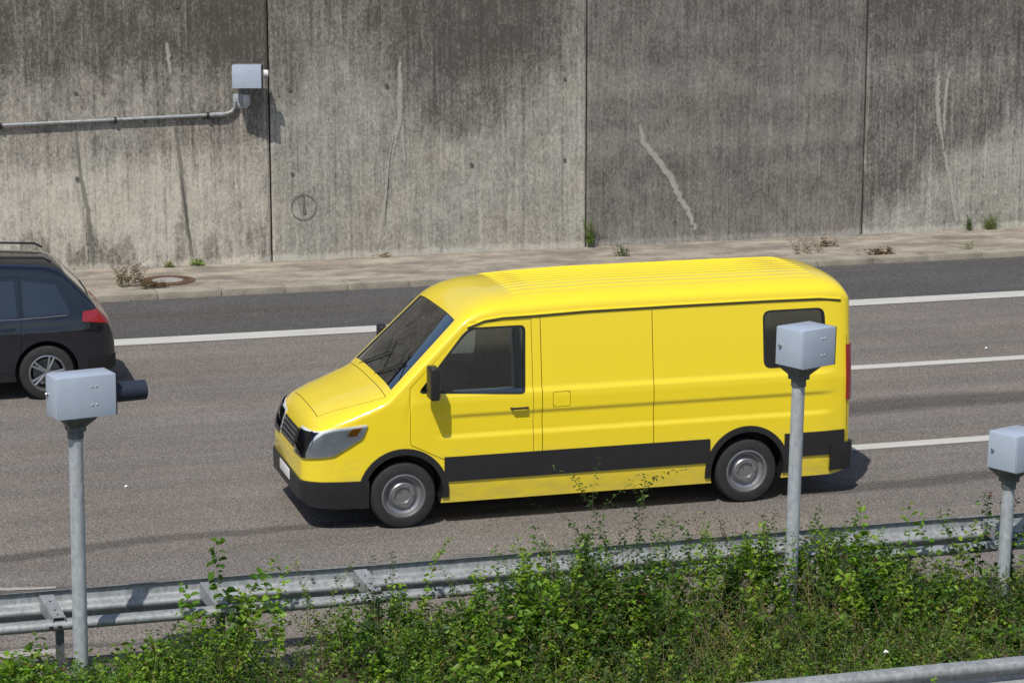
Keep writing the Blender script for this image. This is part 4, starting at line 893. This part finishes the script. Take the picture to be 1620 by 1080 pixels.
# fine feathery weeds
x, y = mass('', '', '', 7600, GB, lambda x, y, z: spacing_ok(x, y) & ((y < 18.9) | (x > 8.8) | (rng.random(len(x)) < .25)) & ((x > 4.4) | (rng.random(len(x)) < .22)), 63)
h = Hgt(x, y) * rng.uniform(.45, 1.0, len(x)); n_ = len(x)
o, _ = plants('fine_weeds', np.stack([x, y, np.zeros(n_)], 1), h, rng.uniform(.1, .8, n_), rng.uniform(0, 6.28, n_), rng.uniform(.036, .060, n_), rng.uniform(60, 85, n_), [('fine' if q < .5 else 'bright' if q < .72 else 'dark') for q in rng.random(n_)], t0=.2, aspect=.42, pairs=False, brown=.07, r0=.002)
tag(o, 'low feathery yellow green weeds along the bottom right', 'weeds', kind='stuff')
# upright leafy shoots standing out of the thicket along the rail
x, y = scatter(330, 4.3, 9.3, 19.2, 19.7); k = vnoise(x + 40, y, 2.2, 2.2, 71, 2) > -.02; x, y = x[k], y[k]; n_ = len(x)
o, _ = plants('thicket_shoots', np.stack([x, y, np.zeros(n_)], 1), Hgt0(x, np.full(n_, 19.3)) * rng.uniform(.8, 1.2, n_), rng.uniform(.03, .3, n_), rng.uniform(0, 6.28, n_), rng.uniform(.045, .085, n_), rng.uniform(34, 60, n_),
    [('bright' if q < .55 else 'dark') for q in rng.random(n_)], t0=.35)
tag(o, 'leafy shoots standing up from the thicket in front of the guardrail', 'shoots', kind='stuff')
# dry straws
x, y = scatter(1400, 2, 11.5, 16.8, 19.3); n_ = len(x); k = rng.random(n_) < np.interp(x, [2, 5, 7, 11], [.12, .45, .9, .7])
x, y = x[k], y[k]; n_ = len(x)
o, _ = plants('dry_stems', np.stack([x, y, np.zeros(n_)], 1), Hgt(x, y) * rng.uniform(.9, 1.7, n_), rng.uniform(.1, .9, n_), rng.uniform(0, 6.28, n_), .016, 9, 'brown', t0=.5, aspect=.3, r0=.0026, stem_mat=M['drystem'])
tag(o, 'thin dry brown stems standing among the low weeds', 'dry stems', kind='stuff')
# grass blades
x, y = scatter(9000, -2, 12.5, 16.7, 19.8); k = (vnoise(x + 40, y, 1.3, 1.3, 9, 3) > .03) | (y > 19.55); x, y = x[k], y[k]; n_ = len(x)
hh = rng.uniform(.12, .42, n_); a = rng.uniform(0, 6.28, n_); w = rng.uniform(.002, .0045, n_); ln = rng.uniform(.1, .6, n_) * hh; V = []
for t, wf in ((0, 1), (.55, .8), (1, .05)):
    for s in (-1, 1): V.append(np.stack([x + np.cos(a) * ln * t * t + s * w * wf * -np.sin(a), y + np.sin(a) * ln * t * t + s * w * wf * np.cos(a), hh * (t - .12 * t * t)], 1))
V = np.stack(V, 1).reshape(-1, 3); b = np.arange(n_)[:, None] * 6; F = np.concatenate([b + [[0, 1, 3, 2]], b + [[2, 3, 5, 4]]])
gc = np.array([(.12, .17, .035), (.20, .21, .07), (.07, .13, .025), (.28, .23, .11)])[rng.choice(4, n_, p=[.4, .25, .25, .1])] * rng.uniform(.7, 1.2, (n_, 1))
o = link('grass', np_mesh('grass', V, [F], [M['leaf']], None, np.repeat(gc, 6, 0))); tag(o, 'thin grass growing among the weeds', 'grass', kind='stuff')

def sprig(name, label, cat, x, y, stems, pal, size, dens, aspect=.62, z0=0, group=None, droop=.15, lift=.35, brown=.02, pairs=True, t0=.3, r=.0045, stem=None, side=0):
    """a single plant: stems = [(dx, height, lean, azimuth)]"""
    B = []; H_ = []; Ln = []; Az = []; Sz = []; Dn = []; Rr = []; T0 = []
    for dx, h_, ln, az_ in stems:
        B.append((dx, rng.normal(0, .02), 0)); H_.append(h_); Ln.append(ln); Az.append(az_); Sz.append(size * 1.35); Dn.append(dens * 1.75); Rr.append(r); T0.append(t0)
    t = empty(name, (x, y, z0)); tag(t, label, cat, group)
    if side:
        base = list(zip(B, H_, Ln, Az))
        for b_, h_, ln, az_ in base:
            for k in range(side):
                tt = .35 + .6 * (k + .5) / side; q = tt ** 1.7 * ln * h_
                B.append((b_[0] + math.cos(az_) * q, b_[1] + math.sin(az_) * q, h_ * (tt - droop * tt * tt * (ln + .1)))); H_.append(h_ * rng.uniform(.16, .28)); Ln.append(rng.uniform(.8, 1.6)); Az.append(rng.uniform(0, 6.28)); Sz.append(size * 1.15); Dn.append(dens * 1.2); Rr.append(r * .5); T0.append(.1)
    o_, _ = plants('foliage', B, H_, Ln, Az, Sz, Dn, pal, t, aspect, np.array(T0), np.array(Rr), droop, pairs, brown, stem, lift)
    return t
W_ = math.pi
SP = [
 ('shoot', 'tall bright shoot with large heart shaped leaves rising over the second guardrail spacer', 3.06, 19.62, [(0, 1.27, .08, .5), (.05, .95, .25, 0), (-.1, .9, .2, W_), (.12, .8, .3, 0)], 'bright', .085, 26, .8, 0),
 ('shoot', 'bushy shoot with pointed green leaves just right of the large leaved one', 3.46, 19.62, [(0, 1.08, .08, 0), (.06, .95, .1, .3), (-.08, .85, .2, W_)], 'bright', .062, 30, .7, 0),
 ('shoot', 'very thin shoot with tiny paired leaves, left one of two close together', 3.76, 19.65, [(0, 1.06, .05, 0)], 'fine', .036, 34, .5, 0),
 ('shoot', 'very thin shoot with tiny paired leaves, right one of two close together', 3.97, 19.65, [(0, 1.0, .12, 0), (-.06, .85, .1, W_)], 'fine', .036, 36, .5, 0),
 ('shoot', 'thin reddish shoot in front of the bare rail bolt holes', 4.33, 19.65, [(0, 1.03, .08, 0)], 'olive', .034, 24, .55, 0),
 ('shoot', 'short upright shoot with narrow leaves beside the arching spray', 4.58, 19.6, [(0, 1.06, .1, W_)], 'dark', .036, 36, .55, 0),
 ('shoot', 'arching spray of small round leaves leaning right over the road', 4.64, 19.6, [(0, 1.2, .36, 0)], 'bright', .046, 38, .7, 0),
 ('shoot', 'feathery shoot reaching the top of the middle guardrail stretch', 5.18, 19.55, [(0, .92, .15, W_), (.07, .85, .1, 0), (-.05, .8, .2, 2)], 'fine', .034, 50, .4, 0),
 ('shoot', 'pair of leaning shoots with pointed leaves below the gap behind the van front wheel', 5.56, 19.58, [(0, 1.03, .16, W_), (.12, .92, .1, 0)], 'bright', .052, 28, .6, 0),
 ('shoot', 'brown stemmed weed with small pale pink seed heads', 5.95, 19.6, [(0, 1.06, .12, W_), (.05, .98, .12, 0)], 'olive', .030, 46, .4, 0),
 ('shoot', 'compact dark bushy top of rounded leaves over the rail edge', 6.12, 19.6, [(0, 1.05, .1, 0), (.05, 1.02, .15, 1), (-.05, 1.0, .15, 2)], 'dark', .042, 60, .6, 0),
 ('sapling', 'tallest wispy sapling with fine leaves standing before the van sill', 6.62, 19.5, [(-.05, 1.66, .24, W_ - .2), (.02, 1.62, .09, 0), (-.1, 1.32, .36, W_), (.1, 1.25, .2, 0), (.22, 1.12, .2, .3), (0, 1.1, .1, W_)], 'dark', .040, 32, .5, 6),
 ('shoot', 'leafy shoot between the wispy sapling and the middle camera pole', 7.22, 19.55, [(0, 1.14, .12, 0), (-.1, 1.02, .2, W_), (.1, .95, .15, .4)], 'bright', .042, 36, .6, 2),
 ('shoot', 'spreading spray of small leaves touching the middle camera pole from the left', 7.8, 19.55, [(0, 1.22, .35, W_), (0, 1.2, .12, 0), (-.15, 1.08, .3, W_)], 'olive', .034, 40, .55, 3),
 ('shoot', 'leafy shoot just right of the middle camera pole', 8.36, 19.5, [(0, 1.2, .08, W_), (.08, 1.08, .15, 0), (.02, .98, .2, 0)], 'dark', .048, 34, .6, 1),
 ('shoot', 'bright shoot with drooping broad leaves two steps right of the middle pole', 8.70, 19.55, [(0, 1.18, .05, 0), (-.12, 1.0, .2, W_), (.08, .92, .15, 0)], 'bright', .075, 18, .65, 0),
 ('shoot', 'single bare stem with a few big leaves before the free guardrail stretch', 9.26, 19.6, [(0, 1.15, .03, 0)], 'bright', .085, 13, .6, 0),
 ('shoot', 'low twisting shoot with big leaves leaning on the rail near the short pole', 9.62, 19.65, [(0, .98, .12, W_), (.1, .92, .25, 0), (.2, .86, .3, 0)], 'bright', .065, 22, .65, 0),
 ('shoot', 'dark leafy shoot behind the short camera pole', 10.02, 19.68, [(0, 1.18, .08, 0), (-.06, 1.05, .3, W_), (.15, 1.1, .25, 0)], 'dark', .050, 34, .6, 2),
 ('shoot', 'leafy shoot at the right edge beside the short camera pole', 10.42, 19.6, [(0, 1.08, .12, 0), (-.06, .95, .2, W_)], 'bright', .050, 34, .6, 1),
 ('shoot', 'young bright shoot growing in front of the lower right guardrail', 7.78, 16.2, [(0, .74, .12, 0), (.06, .6, .2, 0)], 'bright', .055, 26, .7, 0),
 ('shoot', 'small clump of weeds before the left end of the lower right guardrail', 7.1, 16.2, [(0, .56, .12, 0), (.12, .5, .2, 0), (-.1, .52, .2, W_)], 'fine', .035, 40, .6, 0),
]
for nm, lb, x, y, st, pal, sz, dn, asp, sd in SP: sprig(nm, lb, 'plant', x, y, st, pal, sz, dn, asp, side=sd)
# weeds in the joints of the pavement
def kweed(name, lb, x, y, z, n_, hmin, hmax, pal, sz, spread, aspect=.4, lean=(.2, .9), brown=.1, z0=None):
    st = [(rng.normal(0, spread), rng.uniform(hmin, hmax), rng.uniform(*lean), rng.uniform(0, 6.28)) for _ in range(n_)]
    return sprig(name, lb, 'weed', x, y, st, pal, sz, 55, aspect, z0=z, brown=brown, pairs=False, t0=.15, r=.002, stem=M['drystem'] if pal in ('brown', 'olive') else None)
kweed('weed', 'tall dry brown weed on the kerb behind the dark car', 4.66, 38.25, .10, 18, .25, .60, 'olive', .035, .12, brown=.45)
kweed('weed', 'low brown weed cushion on the kerb right of the tall dry weed', 5.05, 38.0, .10, 40, .06, .16, 'olive', .03, .14, brown=.35)
kweed('weed', 'small green weed at the wall foot behind the manhole cover', 6.0, 39.9, .10, 14, .06, .14, 'bright', .04, .07)
kweed('weed', 'tiny yellow green weed at the wall foot left of the manhole cover', 5.5, 39.9, .10, 10, .05, .12, 'fine', .04, .04)
kweed('weed', 'slender green weed climbing the second wall joint', 12.76, 39.9, .10, 9, .15, .6, 'bright', .03, .05, lean=(.02, .25))
kweed('weed', 'small dark green weed on the pavement behind the van roof', 13.0, 38.9, .10, 16, .10, .26, 'dark', .03, .06)
kweed('weed', 'sparse brown weed sticking up behind the van rear roof edge', 16.1, 38.3, .10, 14, .15, .38, 'olive', .03, .12, brown=.5)
kweed('weed', 'dry brown weed leaning on the pavement right of the van roof', 16.75, 38.9, .10, 10, .06, .18, 'brown', .04, .12, brown=.6)
kweed('weed', 'flat clump of dead brown leaves on the kerb edge', 17.2, 37.9, .10, 26, .03, .12, 'brown', .05, .16, brown=.8)
kweed('weed', 'faint green tuft on the kerb at the right', 18.9, 38.0, .10, 8, .05, .14, 'fine', .03, .08)
kweed('weed', 'spiky green grass tuft at the wall foot on the right', 20.3, 39.88, .10, 30, .10, .34, 'fine', .03, .06, aspect=.2, lean=(.2, .8))
kweed('weed', 'thin dark weed at the wall foot below the right panel stain', 19.9, 39.9, .10, 10, .10, .30, 'dark', .03, .03, lean=(.05, .3))
kweed('weed', 'reddish low weed at the foot of the second wall panel', 9.15, 39.9, .10, 12, .03, .09, 'brown', .03, .12)
# pale pink blossoms among the brambles
def blossoms(lb, x, y, z, n_, s, spread, c=M.get('petal') or plain('petal', (.60, .42, .46), .7)):
    M['petal'] = c; t = empty('blossom', (x, y, z)); tag(t, lb, 'flowers')
    for k in range(n_):
        mb = MB(); ctr = Vector((rng.normal(0, spread), rng.normal(0, spread), rng.normal(0, spread * .5)))
        for j in range(9):
            a = rng.uniform(0, 6.28); b = rng.uniform(-.3, 1.2); d = Vector((math.cos(a) * math.cos(b), math.sin(a) * math.cos(b), math.sin(b))) * s; q = d.cross(Vector((0, 0, 1))) * .35
            mb.add([ctr, ctr + d * .6 + q, ctr + d, ctr + d * .6 - q], [(0, 1, 2, 3)])
        mb.build('flower', c, t, smooth=None)
    mb = MB(); mb.tube([(0, 0, -z), (.02, 0, -z * .5), (0, 0, 0)], .004, 6); mb.build('stem', M['drystem'], t)
blossoms('cluster of pale pink blossoms among the brambles before the van', 6.68, 19.15, .72, 7, .03, .06)
blossoms('pale pink blossom left of the larger pink cluster', 6.38, 19.1, .66, 3, .028, .04)
blossoms('pale seed heads on the brown stemmed weed above the rail', 5.93, 19.6, 1.08, 4, .022, .05)
for x, y, z, lb in ((8.25, 17.75, .40, 'small white scrap lying on the weeds below the middle pole'), (15.6, 30.6, .006, 'tiny white fleck of litter on the far lane'), (3.1, 26.3, .006, 'tiny white fleck on the road between the car and the van')):
    mb = MB(); mb.add([(x + a, y + b, z + c) for a, b, c in ((-.022, -.012, .0), (.018, -.018, .012), (.025, .015, .002), (.0, .022, .02), (-.02, .012, .004))], [(0, 1, 2, 3, 4), (4, 3, 2, 1, 0)])
    me = bpy.data.meshes.new('scrap'); me.from_pydata(mb.v, [], mb.f[:1]); tag(link('litter_scrap', me, M['white']), lb, 'litter')
